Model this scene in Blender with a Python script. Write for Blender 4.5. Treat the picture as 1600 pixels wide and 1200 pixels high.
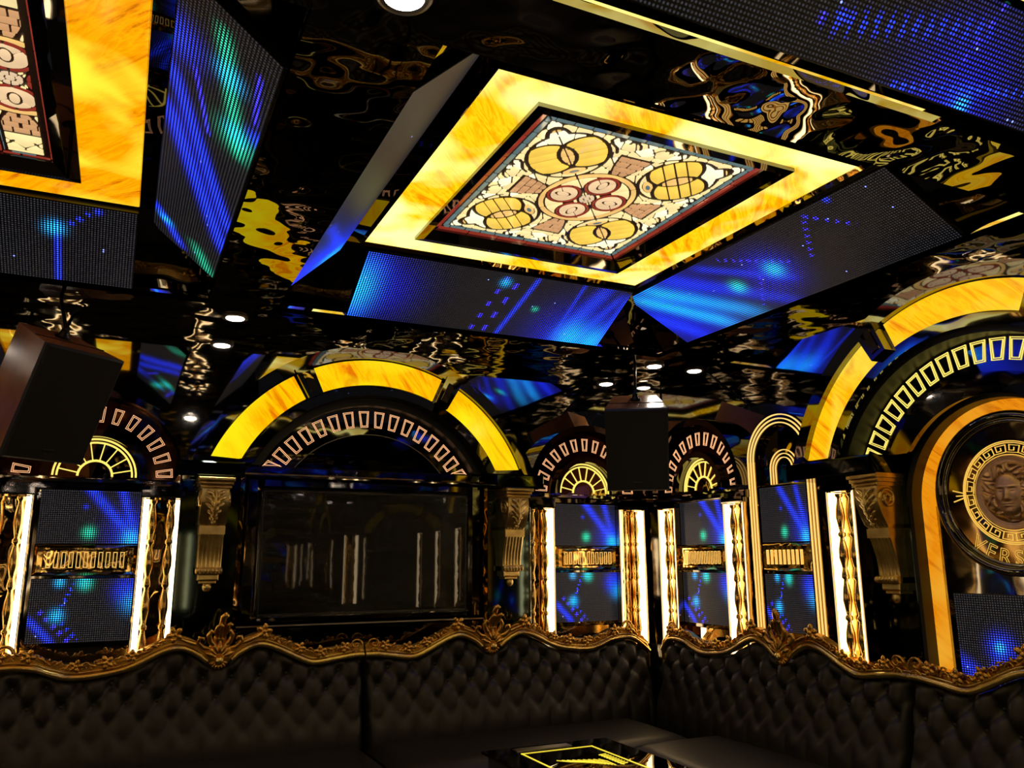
import bpy, math, random
import numpy as np
from mathutils import Vector, Matrix, Euler, noise as mnoise
random.seed(7)
PI = math.pi
scene = bpy.context.scene
COL = scene.collection
for o in list(bpy.data.objects):
    bpy.data.objects.remove(o)

# ------------------------------------------------------------------ camera
YAW, PITCH, ROLL, FPX = math.radians(25.383), math.radians(12.169), math.radians(-0.252), 1274.4
fwd = Vector((math.sin(YAW)*math.cos(PITCH), math.cos(YAW)*math.cos(PITCH), math.sin(PITCH)))
right = Vector((math.cos(YAW), -math.sin(YAW), 0)); upv = right.cross(fwd)
cr, sr = math.cos(ROLL), math.sin(ROLL)
R_, U_ = cr*right + sr*upv, -sr*right + cr*upv
cd = bpy.data.cameras.new('camera'); cam = bpy.data.objects.new('camera', cd); COL.objects.link(cam)
cd.sensor_width = 36.0; cd.lens = FPX/1600*36; cd.clip_start = 0.02
cam.matrix_world = Matrix(((R_.x, U_.x, -fwd.x, 0), (R_.y, U_.y, -fwd.y, 0), (R_.z, U_.z, -fwd.z, 1.55), (0, 0, 0, 1)))
scene.camera = cam
# ------------------------------------------------------------------ world and exposure
w = bpy.data.worlds.new('world'); scene.world = w; w.use_nodes = True
w.node_tree.nodes['Background'].inputs[0].default_value = (0.9, 0.75, 0.6, 1)
w.node_tree.nodes['Background'].inputs[1].default_value = 0.01
vs = scene.view_settings
vs.view_transform = 'Standard'; vs.look = 'None'; vs.exposure = 0.0; vs.gamma = 1.0; vs.use_curve_mapping = False

# room numbers (metres)
WALL_Y, WALL_X, LEFT_X, FRONT_Y, FLOOR_Z = 5.2, 3.658, -1.72, -1.45, 0.05
SOFFIT, TOP = 2.958, 3.268

# ------------------------------------------------------------------ materials
MATS = {}
def nmat(name):
    m = bpy.data.materials.new(name); m.use_nodes = True; MATS[name] = m
    nt = m.node_tree
    return m, nt, nt.nodes['Principled BSDF'], nt.nodes['Material Output']
def N(nt, t, **kw):
    n = nt.nodes.new(t)
    for k, v in kw.items():
        setattr(n, k, v)
    return n
def setin(n, **kw):
    for k, v in kw.items():
        n.inputs[k.replace('_', ' ')].default_value = v
def ramp(nt, stops, interp='LINEAR'):
    r = N(nt, 'ShaderNodeValToRGB'); cr_ = r.color_ramp; cr_.interpolation = interp
    while len(cr_.elements) < len(stops): cr_.elements.new(0.5)
    for e, (p, c) in zip(cr_.elements, stops):
        e.position = p; e.color = (*c, 1) if len(c) == 3 else c
    return r
def coords(nt, scale=(1, 1, 1), rot=(0, 0, 0), kind='Object'):
    tc = N(nt, 'ShaderNodeTexCoord'); mp = N(nt, 'ShaderNodeMapping')
    mp.inputs['Scale'].default_value = scale; mp.inputs['Rotation'].default_value = rot
    nt.links.new(tc.outputs[kind], mp.inputs['Vector']); return mp.outputs['Vector']
def bump(nt, bs, height, strength, dist):
    b = N(nt, 'ShaderNodeBump'); b.inputs['Strength'].default_value = strength; b.inputs['Distance'].default_value = dist
    nt.links.new(height, b.inputs['Height']); nt.links.new(b.outputs['Normal'], bs.inputs['Normal']); return b

def mirror_mat(name, col, rough, wav=0.0, wscale=3.0, metal=1.0, veins=None, wdist=0.02):
    m, nt, bs, out = nmat(name)
    setin(bs, Base_Color=(*col, 1), Roughness=rough, Metallic=metal)
    if wav or veins:
        v = coords(nt)
    if wav:
        nz = N(nt, 'ShaderNodeTexNoise'); nz.inputs['Scale'].default_value = wscale; nz.inputs['Detail'].default_value = 1.0
        nt.links.new(v, nz.inputs['Vector']); bump(nt, bs, nz.outputs['Fac'], wav, wdist)
    if veins:
        d = N(nt, 'ShaderNodeTexNoise'); d.inputs['Scale'].default_value = 2.2; d.inputs['Detail'].default_value = 6
        nt.links.new(v, d.inputs['Vector'])
        r = ramp(nt, [(0, col), (.487, col), (.5, veins), (.513, col), (1, col)])
        nt.links.new(d.outputs['Fac'], r.inputs[0])
        d2 = N(nt, 'ShaderNodeTexNoise'); d2.inputs['Scale'].default_value = 1.1
        nt.links.new(v, d2.inputs['Vector'])
        r2 = ramp(nt, [(.52, (0, 0, 0)), (.62, (1, 1, 1))]); nt.links.new(d2.outputs['Fac'], r2.inputs[0])
        mx = N(nt, 'ShaderNodeMix', data_type='RGBA'); mx.inputs['A'].default_value = (*col, 1)
        nt.links.new(r2.outputs[0], mx.inputs['Factor']); nt.links.new(r.outputs[0], mx.inputs['B'])
        nt.links.new(mx.outputs['Result'], bs.inputs['Base Color'])
    return m
mirror_mat('ceiling_mirror', (.31, .285, .26), .015, .55, 4.5, wdist=.03)
mirror_mat('shell_mirror', (.10, .092, .085), .02, .25, 3.0, wdist=.025)
mirror_mat('wall_marble', (.42, .40, .39), .03, .05, 2.5, veins=(.75, .72, .68))
mirror_mat('black_gloss', (.14, .13, .125), .04, .1, 5.0)
mirror_mat('green_marble', (.035, .05, .05), .05, 0, 1, veins=(.3, .33, .3))
mirror_mat('brown_marble', (.075, .032, .02), .06, 0, 1, veins=(.3, .2, .12))
mirror_mat('bronze_mirror', (.42, .27, .10), .03, .35, 6.0)
mirror_mat('medallion_mirror', (.20, .12, .04), .06, .15, 5.0)
mirror_mat('gold_mirror', (.75, .52, .2), .08, .5, 9.0)
mirror_mat('dark_glass', (.03, .03, .032), .015, .0, 3.0)
mirror_mat('ring_mirror', (.24, .23, .23), .03, .08, 5.0)

def plain(name, col, rough, metal=0.0, spec=.5, noise_amt=0, nscale=30, bstr=0):
    m, nt, bs, out = nmat(name)
    setin(bs, Base_Color=(*col, 1), Roughness=rough, Metallic=metal, Specular_IOR_Level=spec)
    if noise_amt or bstr:
        v = coords(nt); nz = N(nt, 'ShaderNodeTexNoise'); nz.inputs['Scale'].default_value = nscale; nz.inputs['Detail'].default_value = 4
        nt.links.new(v, nz.inputs['Vector'])
        if noise_amt:
            r = ramp(nt, [(.3, tuple(c*(1-noise_amt) for c in col)), (.7, tuple(min(1, c*(1+noise_amt)) for c in col))])
            nt.links.new(nz.outputs['Fac'], r.inputs[0]); nt.links.new(r.outputs[0], bs.inputs['Base Color'])
        if bstr: bump(nt, bs, nz.outputs['Fac'], bstr, .004)
    return m
mirror_mat('lip_mirror', (.75, .68, .6), .02, .35, 5.0)
plain('dark_rim', (.006, .006, .007), .45)
plain('carved_gold', (.88, .46, .10), .27, 1, noise_amt=.35, nscale=14, bstr=.25)
plain('moulding_gold', (.95, .62, .2), .26, 1, noise_amt=.25, nscale=9)
plain('baluster_gold', (.72, .48, .17), .16, 1)
plain('corbel_gold', (.86, .60, .24), .30, 1, noise_amt=.3, nscale=12, bstr=.15)
plain('leather', (.016, .013, .011), .42, 0, .5, noise_amt=.2, nscale=60, bstr=.12)
plain('speaker_side', (.30, .12, .04), .22, 0, .7, noise_amt=.25, nscale=5)
plain('speaker_grille', (.006, .006, .006), .7)
plain('black_metal', (.02, .02, .02), .35, 1)
plain('black_plastic', (.01, .01, .011), .25)
plain('carpet', (.03, .022, .018), .9, noise_amt=.4, nscale=40)
plain('lead', (.07, .028, .018), .4, 0)
plain('medallion_bronze', (.72, .46, .30), .40, 1, noise_amt=.2, nscale=20)
plain('steel', (.35, .32, .30), .3, 1)
plain('paper', (.7, .55, .4), .6)
plain('badge', (.08, .08, .08), .3, 1)

def emit(name, col, strength):
    m, nt, bs, out = nmat(name)
    setin(bs, Base_Color=(*[c*.5 for c in col], 1), Roughness=.25)
    bs.inputs['Emission Color'].default_value = (*col, 1); bs.inputs['Emission Strength'].default_value = strength
    return m
emit('strip_light', (1, .80, .45), 5.0)
emit('thin_light', (1, .75, .38), .9)
emit('engraved_pink', (1, .52, .25), 1.0)
emit('engraved_gold', (1, .62, .15), 1.0)
emit('engraved_yellow', (1, .80, .16), 1.1)
emit('neon_gold', (1, .62, .17), 1.15)
emit('key_gold', (1, .60, .10), .85)
emit('table_yellow', (1, .78, .05), 1.0)
emit('downlight', (1, .88, .72), 60.0)

def onyx(name, strength, rot, dark, mid, light, hot, hotpos=.62, vein=.47):
    """backlit onyx sheet: amber body, thin darker veins running one way, LED hot areas behind"""
    m, nt, bs, out = nmat(name)
    v = coords(nt, (1, 1, 1), rot)
    st = N(nt, 'ShaderNodeMapping'); st.inputs['Scale'].default_value = (7.5, 1.15, 1.15); nt.links.new(v, st.inputs['Vector'])
    nz = N(nt, 'ShaderNodeTexNoise'); setin(nz, Scale=1.5, Detail=6.0, Roughness=.66, Distortion=1.1); nt.links.new(st.outputs[0], nz.inputs['Vector'])
    r = ramp(nt, [(vein-.12, dark), (vein-.03, mid), (vein+.05, light), (vein+.14, mid), (vein+.20, light)]); nt.links.new(nz.outputs['Fac'], r.inputs[0])
    h = N(nt, 'ShaderNodeTexNoise'); setin(h, Scale=2.4, Detail=2.0, Distortion=.6); nt.links.new(v, h.inputs['Vector'])
    hr = ramp(nt, [(hotpos-.12, (0, 0, 0)), (hotpos+.10, (1, 1, 1))]); nt.links.new(h.outputs['Fac'], hr.inputs[0])
    mh = N(nt, 'ShaderNodeMix', data_type='RGBA'); mh.inputs['B'].default_value = (*hot, 1)
    nt.links.new(hr.outputs[0], mh.inputs['Factor']); nt.links.new(r.outputs[0], mh.inputs['A'])
    nt.links.new(mh.outputs['Result'], bs.inputs['Emission Color']); bs.inputs['Emission Strength'].default_value = strength
    setin(bs, Base_Color=(.02, .008, .0, 1), Roughness=.12, Specular_IOR_Level=.25)
    return m
onyx('onyx_ceiling', 1.1, (0, 0, .75), (.90, .26, .0), (1, .46, .001), (1, .68, .006), (1.5, 1.4, .42), .52)
onyx('onyx_ceiling_left', 1.0, (0, 0, -.62), (.62, .12, .0), (1, .34, .0), (1, .48, .001), (1.3, 1.0, .05), .58)
onyx('onyx_arch', 1.0, (0, .62, 0), (.80, .18, .0), (1, .40, .0), (1, .62, .0), (1, .82, .006), .54)
onyx('onyx_arch_right', 1.0, (0, .8, 0), (.80, .18, .0), (1, .42, .002), (1, .62, .006), (1, .78, .07), .54)
onyx('onyx_band', .85, (0, .9, 0), (.60, .14, .002), (.88, .26, .004), (1, .34, .006), (1, .46, .03), .62)

def led_mat():
    m, nt, bs, out = nmat('led_dots')
    at = N(nt, 'ShaderNodeAttribute'); at.attribute_name = 'led'
    uv = N(nt, 'ShaderNodeUVMap'); uv.uv_map = 'cell'
    d = N(nt, 'ShaderNodeVectorMath', operation='DISTANCE'); d.inputs[1].default_value = (.5, .5, 0)
    nt.links.new(uv.outputs[0], d.inputs[0])
    mr = N(nt, 'ShaderNodeMapRange', interpolation_type='SMOOTHSTEP')
    setin(mr, From_Min=.14, From_Max=.40, To_Min=1.0, To_Max=0.0)
    nt.links.new(d.outputs['Value'], mr.inputs['Value'])
    nt.links.new(at.outputs['Color'], bs.inputs['Emission Color']); 
    ml = N(nt, 'ShaderNodeMath', operation='MULTIPLY'); ml.inputs[1].default_value = 5.0
    nt.links.new(mr.outputs[0], ml.inputs[0]); nt.links.new(ml.outputs[0], bs.inputs['Emission Strength'])
    setin(bs, Base_Color=(.012, .011, .012, 1), Roughness=.45)
led_mat()

def glass_mat(name, col, strength):
    m, nt, bs, out = nmat(name)
    v = coords(nt); nz = N(nt, 'ShaderNodeTexNoise'); setin(nz, Scale=5.0, Detail=2.0); nt.links.new(v, nz.inputs['Vector'])
    r = ramp(nt, [(.3, tuple(c*.72 for c in col)), (.65, col)]); nt.links.new(nz.outputs['Fac'], r.inputs[0])
    nt.links.new(r.outputs[0], bs.inputs['Emission Color']); bs.inputs['Emission Strength'].default_value = strength
    setin(bs, Base_Color=(*[c*.3 for c in col], 1), Roughness=.06)
GL = dict(cream=(1.15, .92, .42), white=(1.3, 1.2, .82), yellow=(1.1, .72, .10), amberp=(1.05, .64, .20), tan=(.72, .38, .17),
          pink=(.98, .68, .38), red=(.30, .035, .02), blue=(.13, .20, .20), wheel=(.85, .62, .38), brown=(.22, .07, .03))
for k, c in GL.items(): glass_mat('glass_'+k, c, 1.0)

m, nt, bs, out = nmat('plastic_film')
tr = N(nt, 'ShaderNodeBsdfTransparent'); gl = N(nt, 'ShaderNodeBsdfGlossy'); gl.inputs['Roughness'].default_value = .12
mix = N(nt, 'ShaderNodeMixShader'); mix.inputs[0].default_value = .03
v = coords(nt, (1, 1, 3.2), (0, .35, 0)); nz = N(nt, 'ShaderNodeTexNoise'); setin(nz, Scale=4.0, Detail=6.0, Distortion=1.5); nt.links.new(v, nz.inputs['Vector'])
b = N(nt, 'ShaderNodeBump'); b.inputs['Strength'].default_value = .5; b.inputs['Distance'].default_value = .02
nt.links.new(nz.outputs['Fac'], b.inputs['Height']); nt.links.new(b.outputs['Normal'], gl.inputs['Normal'])
nt.links.new(tr.outputs[0], mix.inputs[1]); nt.links.new(gl.outputs[0], mix.inputs[2]); nt.links.new(mix.outputs[0], out.inputs['Surface'])
m, nt, bs, out = nmat('clear_glass')
tr = N(nt, 'ShaderNodeBsdfTransparent'); gl = N(nt, 'ShaderNodeBsdfGlossy'); gl.inputs['Roughness'].default_value = .03
mix = N(nt, 'ShaderNodeMixShader'); lw = N(nt, 'ShaderNodeFresnel'); lw.inputs[0].default_value = 1.4
nt.links.new(lw.outputs[0], mix.inputs[0]); nt.links.new(tr.outputs[0], mix.inputs[1]); nt.links.new(gl.outputs[0], mix.inputs[2])
nt.links.new(mix.outputs[0], out.inputs['Surface'])

# ------------------------------------------------------------------ mesh helpers
class MB:
    def __init__(s): s.v = []; s.f = []; s.sm = []
    def add(s, vs_, fs, smooth=False):
        o = len(s.v); s.v += [tuple(p) for p in vs_]; s.f += [tuple(i+o for i in f) for f in fs]; s.sm += [smooth]*len(fs); return s
    def box(s, x0, x1, y0, y1, z0, z1):
        return s.add([(x0, y0, z0), (x1, y0, z0), (x1, y1, z0), (x0, y1, z0), (x0, y0, z1), (x1, y0, z1), (x1, y1, z1), (x0, y1, z1)],
                     [(0, 3, 2, 1), (4, 5, 6, 7), (0, 1, 5, 4), (1, 2, 6, 5), (2, 3, 7, 6), (3, 0, 4, 7)])
    def bev(s, x0, x1, y0, y1, z0, z1, b=.006):
        """box with a chamfered front (-y) rim"""
        vs_ = [(x0, y1, z0), (x1, y1, z0), (x1, y1, z1), (x0, y1, z1), (x0, y0+b, z0), (x1, y0+b, z0), (x1, y0+b, z1), (x0, y0+b, z1),
               (x0+b, y0, z0+b), (x1-b, y0, z0+b), (x1-b, y0, z1-b), (x0+b, y0, z1-b)]
        fs = [(0, 3, 2, 1), (8, 9, 10, 11)]
        for i in range(4):
            j = (i+1) % 4; fs += [(i, j, 4+j, 4+i), (4+i, 4+j, 8+j, 8+i)]
        return s.add(vs_, fs)
    def prism(s, poly, y0, y1, smooth=False):
        """polygon in (x,z) extruded from y0 (front) to y1"""
        n = len(poly)
        vs_ = [(x, y0, z) for x, z in poly]+[(x, y1, z) for x, z in poly]
        s.add(vs_, [tuple(range(n)), tuple(range(2*n-1, n-1, -1))])
        return s.add(vs_, [(i, n+i, n+(i+1) % n, (i+1) % n) for i in range(n)], smooth)
    def sector(s, cx, cz, r0, r1, a0, a1, y0, y1, n=24, clipz=None):
        """arch piece: annular sector in the x-z plane with front at y0 and back at y1 (angles in degrees)"""
        A = [math.radians(a0+(a1-a0)*i/n) for i in range(n+1)]
        vs_ = []
        for a in A:
            for r, y in ((r0, y0), (r1, y0), (r1, y1), (r0, y1)):
                z = cz+r*math.sin(a)
                if clipz is not None: z = max(z, clipz)
                vs_.append((cx+r*math.cos(a), y, z))
        fs, fs2 = [], []
        for i in range(n):
            p, q = 4*i, 4*i+4
            fs += [(p, p+1, q+1, q), (p+2, p+3, q+3, q+2)]
            fs2 += [(p+1, p+2, q+2, q+1), (p+3, p, q, q+3)]
        fs += [(0, 3, 2, 1), (4*n, 4*n+1, 4*n+2, 4*n+3)]
        s.add(vs_, fs); return s.add(vs_, fs2, True)
    def tube(s, path, r, n=8, closed=False, cap=True):
        P = [Vector(p) for p in path]; m_ = len(P)
        rs = r if isinstance(r, (list, tuple)) else [r]*m_
        T = []
        for i in range(m_):
            a = P[(i-1) % m_] if (closed or i > 0) else P[0]; b_ = P[(i+1) % m_] if (closed or i < m_-1) else P[-1]
            t = (b_-a); T.append(t.normalized() if t.length > 1e-9 else Vector((0, 0, 1)))
        ref = Vector((0, 1, 0)) if abs(T[0].y) < .9 else Vector((1, 0, 0))
        u = T[0].cross(ref).normalized(); vs_ = []
        for i in range(m_):
            u = (u-T[i]*u.dot(T[i])); u = u.normalized() if u.length > 1e-6 else T[i].orthogonal().normalized(); w_ = T[i].cross(u)
            for k in range(n):
                a = 2*PI*k/n; vs_.append(P[i]+(u*math.cos(a)+w_*math.sin(a))*rs[i])
        fs = []
        for i in range(m_ if closed else m_-1):
            j = (i+1) % m_
            for k in range(n): fs.append((i*n+k, i*n+(k+1) % n, j*n+(k+1) % n, j*n+k))
        s.add(vs_, fs, True)
        if cap and not closed:
            s.add(vs_[:n], [tuple(range(n-1, -1, -1))]); s.add(vs_[-n:], [tuple(range(n))])
        return s
    def lathe(s, prof, cx=0, cy=0, n=14, z0=0):
        vs_, fs = [], []
        for r, z in prof:
            for k in range(n): a = 2*PI*k/n; vs_.append((cx+r*math.cos(a), cy+r*math.sin(a), z0+z))
        for i in range(len(prof)-1):
            for k in range(n): fs.append((i*n+k, i*n+(k+1) % n, (i+1)*n+(k+1) % n, (i+1)*n+k))
        s.add(vs_, fs, True)
        s.add(vs_[:n], [tuple(range(n-1, -1, -1))]); return s.add(vs_[-n:], [tuple(range(n))])
    def blob(s, c, rx, ry, rz, rot=0.0, nu=8, nv=6, ridge=0):
        """ellipsoid, rot about the y axis"""
        vs_, fs = [], []; c = Vector(c); ca, sa = math.cos(rot), math.sin(rot)
        for i in range(nv+1):
            t = PI*i/nv
            for k in range(nu):
                a = 2*PI*k/nu; q = 1+ridge*(k % 2)
                x, y, z = rx*q*math.sin(t)*math.cos(a), ry*q*math.sin(t)*math.sin(a), rz*math.cos(t)
                vs_.append((c.x+x*ca+z*sa, c.y+y, c.z-x*sa+z*ca))
        for i in range(nv):
            for k in range(nu): fs.append((i*nu+k, (i+1)*nu+k, (i+1)*nu+(k+1) % nu, i*nu+(k+1) % nu))
        return s.add(vs_, fs, True)
    def bar(s, a, b_, w_, y0, y1):
        """flat bar between two x-z points"""
        a, b_ = Vector(a), Vector(b_); d = (b_-a).normalized(); n_ = Vector((-d.y, d.x))*w_/2; e = d*w_/2
        P = [a-e-n_, b_+e-n_, b_+e+n_, a-e+n_]
        return s.prism([(p.x, p.y) for p in P], y0, y1)
    def mesh(s, name):
        me = bpy.data.meshes.new(name); me.from_pydata(s.v, [], s.f); me.validate()
        if len(me.polygons) == len(s.sm): me.polygons.foreach_set('use_smooth', s.sm)
        me.update(); return me
    def build(s, name, mat, parent=None, **kw):
        return link(name, s.mesh(name), mat, parent, **kw)
def link(name, me, mat, parent=None, loc=None, rotz=0, kind=None, label=None, cat=None, group=None, rot=None, scale=None):
    if mat and not me.materials: me.materials.append(MATS[mat])
    o = bpy.data.objects.new(name, me); COL.objects.link(o); o.parent = parent
    if loc: o.location = loc
    o.rotation_euler = rot if rot else (0, 0, rotz)
    if scale: o.scale = scale
    return tag(o, label, cat, group, kind)
def tag(o, label=None, cat=None, group=None, kind=None):
    if label: o['label'] = label
    if cat: o['category'] = cat
    if group: o['group'] = group
    if kind: o['kind'] = kind
    return o
def thing(name, label, cat, loc=(0, 0, 0), rotz=0, group=None, rot=None, kind=None):
    o = bpy.data.objects.new(name, None); COL.objects.link(o); o.location = loc; o.rotation_euler = rot if rot else (0, 0, rotz)
    o.empty_display_size = .1
    return tag(o, label, cat, group, kind)
def share(name, me, mat, parent, items):
    for kw in items: link(name, me, mat, parent, **kw)
def merge(meshes_mats):
    pass
RB = -PI/2          # rotation of things on the right wall: local x = right along the wall, -y = towards the room
def onA(x, z=0.0, prot=0.0): return (x, WALL_Y-prot, z)
def onB(y, z=0.0, prot=0.0): return (WALL_X-prot, y, z)

# ------------------------------------------------------------------ room shell
MB().box(LEFT_X-.1, WALL_X+.1, FRONT_Y-.1, WALL_Y+.1, FLOOR_Z-.08, FLOOR_Z).build('floor', 'carpet', kind='structure')
MB().box(LEFT_X-.1, WALL_X+.1, WALL_Y, WALL_Y+.1, FLOOR_Z, 3.45).build('wall_back', 'wall_marble', kind='structure')
MB().box(WALL_X, WALL_X+.1, FRONT_Y-.1, WALL_Y, FLOOR_Z, 3.45).build('wall_right', 'wall_marble', kind='structure')
MB().box(LEFT_X-.1, LEFT_X, FRONT_Y-.1, WALL_Y, FLOOR_Z, 3.45).build('wall_left', 'wall_marble', kind='structure')
MB().box(LEFT_X, WALL_X, FRONT_Y-.1, FRONT_Y, FLOOR_Z, 3.45).build('wall_front', 'wall_marble', kind='structure')
ceil = MB().box(LEFT_X-.1, WALL_X+.1, FRONT_Y-.1, WALL_Y+.1, 3.45, 3.5).build('ceiling', 'black_gloss', kind='structure')
# coffers: x range, y range of the opening
LIP = .045
CX = [(-1.35, .335), (.70, 3.375)]
CY = [(-1.02, 1.62), (1.915, 4.665)]
def beam(x0, x1, y0, y1, nm='beam_soffit'):
    b_ = MB(); b_.box(x0, x1, y0, y1, SOFFIT, SOFFIT+.03)
    return b_.build(nm, 'ceiling_mirror', ceil)
xs = [LEFT_X, CX[0][0], CX[0][1], CX[1][0], CX[1][1], WALL_X]
for (y0, y1) in ((FRONT_Y, CY[0][0]), (CY[0][1], CY[1][0]), (CY[1][1], WALL_Y)): beam(LEFT_X, WALL_X, y0, y1)
for (x0, x1) in ((LEFT_X, CX[0][0]), (CX[0][1], CX[1][0]), (CX[1][1], WALL_X)):
    for (y0, y1) in CY: beam(x0, x1, y0, y1)

def lerp(a, b_, t): return tuple(p+(q-p)*t for p, q in zip(a, b_))
# ---- LED content -------------------------------------------------
BLUE, DEEP, CYAN, GREEN, VIO = np.array((.006, .030, 1.)), np.array((.002, .006, .6)), np.array((.006, .42, 1.)), np.array((.008, .50, .28)), np.array((.03, .02, 1.))
class Screen:
    def __init__(s, nu, nv, w_, h, idle=.10, seed=1):
        s.nu, s.nv = nu, nv; u = (np.arange(nu)+.5)/nu*w_; v_ = (np.arange(nv)+.5)/nv*h
        s.U, s.V = np.meshgrid(u, v_); s.w, s.h = w_, h
        r = np.random.RandomState(seed)
        g = (idle*.11*(.7+.6*r.rand(nv, nu)))
        s.C = g[..., None]*np.array((.62, .66, .85))
        sp = r.rand(nv, nu) < .0015; s.C[sp] += np.array((.10, .14, .5))
    def glow(s, u, v_, r, col, k=1.0, asp=1.0):
        d = ((s.U-u*s.w)**2+((s.V-v_*s.h)*asp)**2)/r**2; s.C += k*np.exp(-d)[..., None]*col; return s
    def streak(s, a, b_, wd, col, k=1.0, dash=0, fade=0):
        ax, ay, bx, by = a[0]*s.w, a[1]*s.h, b_[0]*s.w, b_[1]*s.h
        L = math.hypot(bx-ax, by-ay); tx, ty = (bx-ax)/L, (by-ay)/L
        t = (s.U-ax)*tx+(s.V-ay)*ty; n_ = np.abs(-(s.U-ax)*ty+(s.V-ay)*tx)
        e_ = max(.012, wd*1.6); m_ = np.exp(-(n_/wd)**2)*np.clip((t+e_)/(2*e_), 0, 1)*np.clip((L+e_-t)/(2*e_), 0, 1)
        if dash: m_ = m_*(np.mod(t, dash) < dash*.45)
        if fade: m_ = m_*np.clip(1-fade*t/L, 0, 1)
        s.C += k*m_[..., None]*col; return s
    def mesh(s, name):
        """grid in local x (width) and local z (height), facing -y, one quad per LED"""
        nu, nv = s.nu, s.nv
        X = np.linspace(-s.w/2, s.w/2, nu+1); Z = np.linspace(0, s.h, nv+1)
        vs_ = [(x, 0, z) for z in Z for x in X]
        fs = [(j*(nu+1)+i, j*(nu+1)+i+1, (j+1)*(nu+1)+i+1, (j+1)*(nu+1)+i) for j in range(nv) for i in range(nu)]
        me = bpy.data.meshes.new(name); me.from_pydata(vs_, [], fs); me.materials.append(MATS['led_dots'])
        uv = me.uv_layers.new(name='cell'); uv.data.foreach_set('uv', np.tile(np.array((0, 0, 1, 0, 1, 1, 0, 1), 'f'), len(fs)))
        ca = me.color_attributes.new('led', 'FLOAT_COLOR', 'CORNER')
        c = np.repeat(s.C.reshape(-1, 3), 4, axis=0); c = np.c_[c, np.ones(len(c))].astype('f').ravel()
        ca.data.foreach_set('color', c); me.update(); return me
def led_thing(name, me, w_, h, label, loc, rot, group, depth=.03):
    t = thing(name, label, 'LED screen', loc, rot=rot, group=group)
    o = link('led_face', me, None, t); 
    MB().box(-w_/2-.004, w_/2+.004, .002, depth, -.004, h+.004).build('housing', 'black_plastic', t)
    return t
PITCH_M = .0136
def slope_rot(face, ang):
    """panel local z climbs the slope; local -y faces the room centre, leaning down. face = rotation about z of the wall it belongs to"""
    return (Matrix.Rotation(face, 3, 'Z') @ Matrix.Rotation(ang, 3, 'X')).to_euler()
RISE = TOP-SOFFIT-.06
def slope_panel(name, screen, label, face, low, run):
    """low = centre of the lower edge"""
    ang = math.atan2(run, RISE)   # leans towards the room: top moves to -y
    n_ = Matrix.Rotation(face, 3, 'Z') @ Vector((0, -math.cos(ang), -math.sin(ang)))
    p = Vector(low)+n_*.02
    return led_thing(name, screen.mesh('led_face'), screen.w, screen.h, label, p, slope_rot(face, ang), 'sloping LED panels of the ceiling coffers')
# ------------------------------------------------------------------ coffers
def coffer(ix, iy, cen, amb_o, amb_i, gl_h, runs, main):
    (x0, x1), (y0, y1) = CX[ix], CY[iy]; cx, cy = cen
    sh = MB(); rl, rr, rn, rf = runs
    lp = MB(); c4 = [(x0, y0), (x1, y0), (x1, y1), (x0, y1)]
    for i in range(4):
        p, q = c4[i], c4[(i+1) % 4]; near = (iy == 0 and i == 2); lh = LIP+(.03 if near else 0); o = .0075 if near else 0
        lp.add([(p[0], p[1]+o, SOFFIT), (q[0], q[1]+o, SOFFIT), (*q, SOFFIT+lh), (*p, SOFFIT+lh)], [(0, 1, 2, 3)])
    lp.build('coffer_lip', 'lip_mirror', ceil)
    lo = [(x0, y0, SOFFIT+LIP), (x1, y0, SOFFIT+LIP), (x1, y1, SOFFIT+LIP), (x0, y1, SOFFIT+LIP)]
    hi = [(x0+rl, y0+rn, TOP), (x1-rr, y0+rn, TOP), (x1-rr, y1-rf, TOP), (x0+rl, y1-rf, TOP)]
    ax, ay = amb_o
    am = [(cx-ax, cy-ay, TOP), (cx+ax, cy-ay, TOP), (cx+ax, cy+ay, TOP), (cx-ax, cy+ay, TOP)]
    vs_ = lo+hi+am; fs = []
    for i in range(4):
        j = (i+1) % 4; fs += [(i, j, 4+j, 4+i), (4+i, 4+j, 8+j, 8+i)]
    vs2 = [(p[0], p[1], 3.42) for p in am]; vs_ += vs2
    for i in range(4):
        j = (i+1) % 4; fs.append((8+i, 8+j, 12+j, 12+i))
    fs.append((12, 13, 14, 15))
    sh.add(vs_, fs); sh.build('coffer_shell', 'shell_mirror', ceil)
    return (cx, cy)
RUN = .33
main_c = (1.965, 3.262)
left_c = (-.515, 3.262)
near_c = (1.965, .35)
nearl_c = (-.515, .28)
coffer(1, 1, main_c, (.885, .90), (.65, .74), (.57, .66), (.26, .48, RUN, .47), True)
coffer(0, 1, left_c, (.46, .95), (.215, .74), (.1, .66), (.30, .31, RUN, .47), True)
coffer(1, 0, near_c, (.885, 1.0), (.65, .74), (.57, .66), (.26, .44, RUN, .25), False)
coffer(0, 0, nearl_c, (.46, .90), (.215, .74), (.1, .66), (.30, .31, RUN, .42), False)

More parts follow.
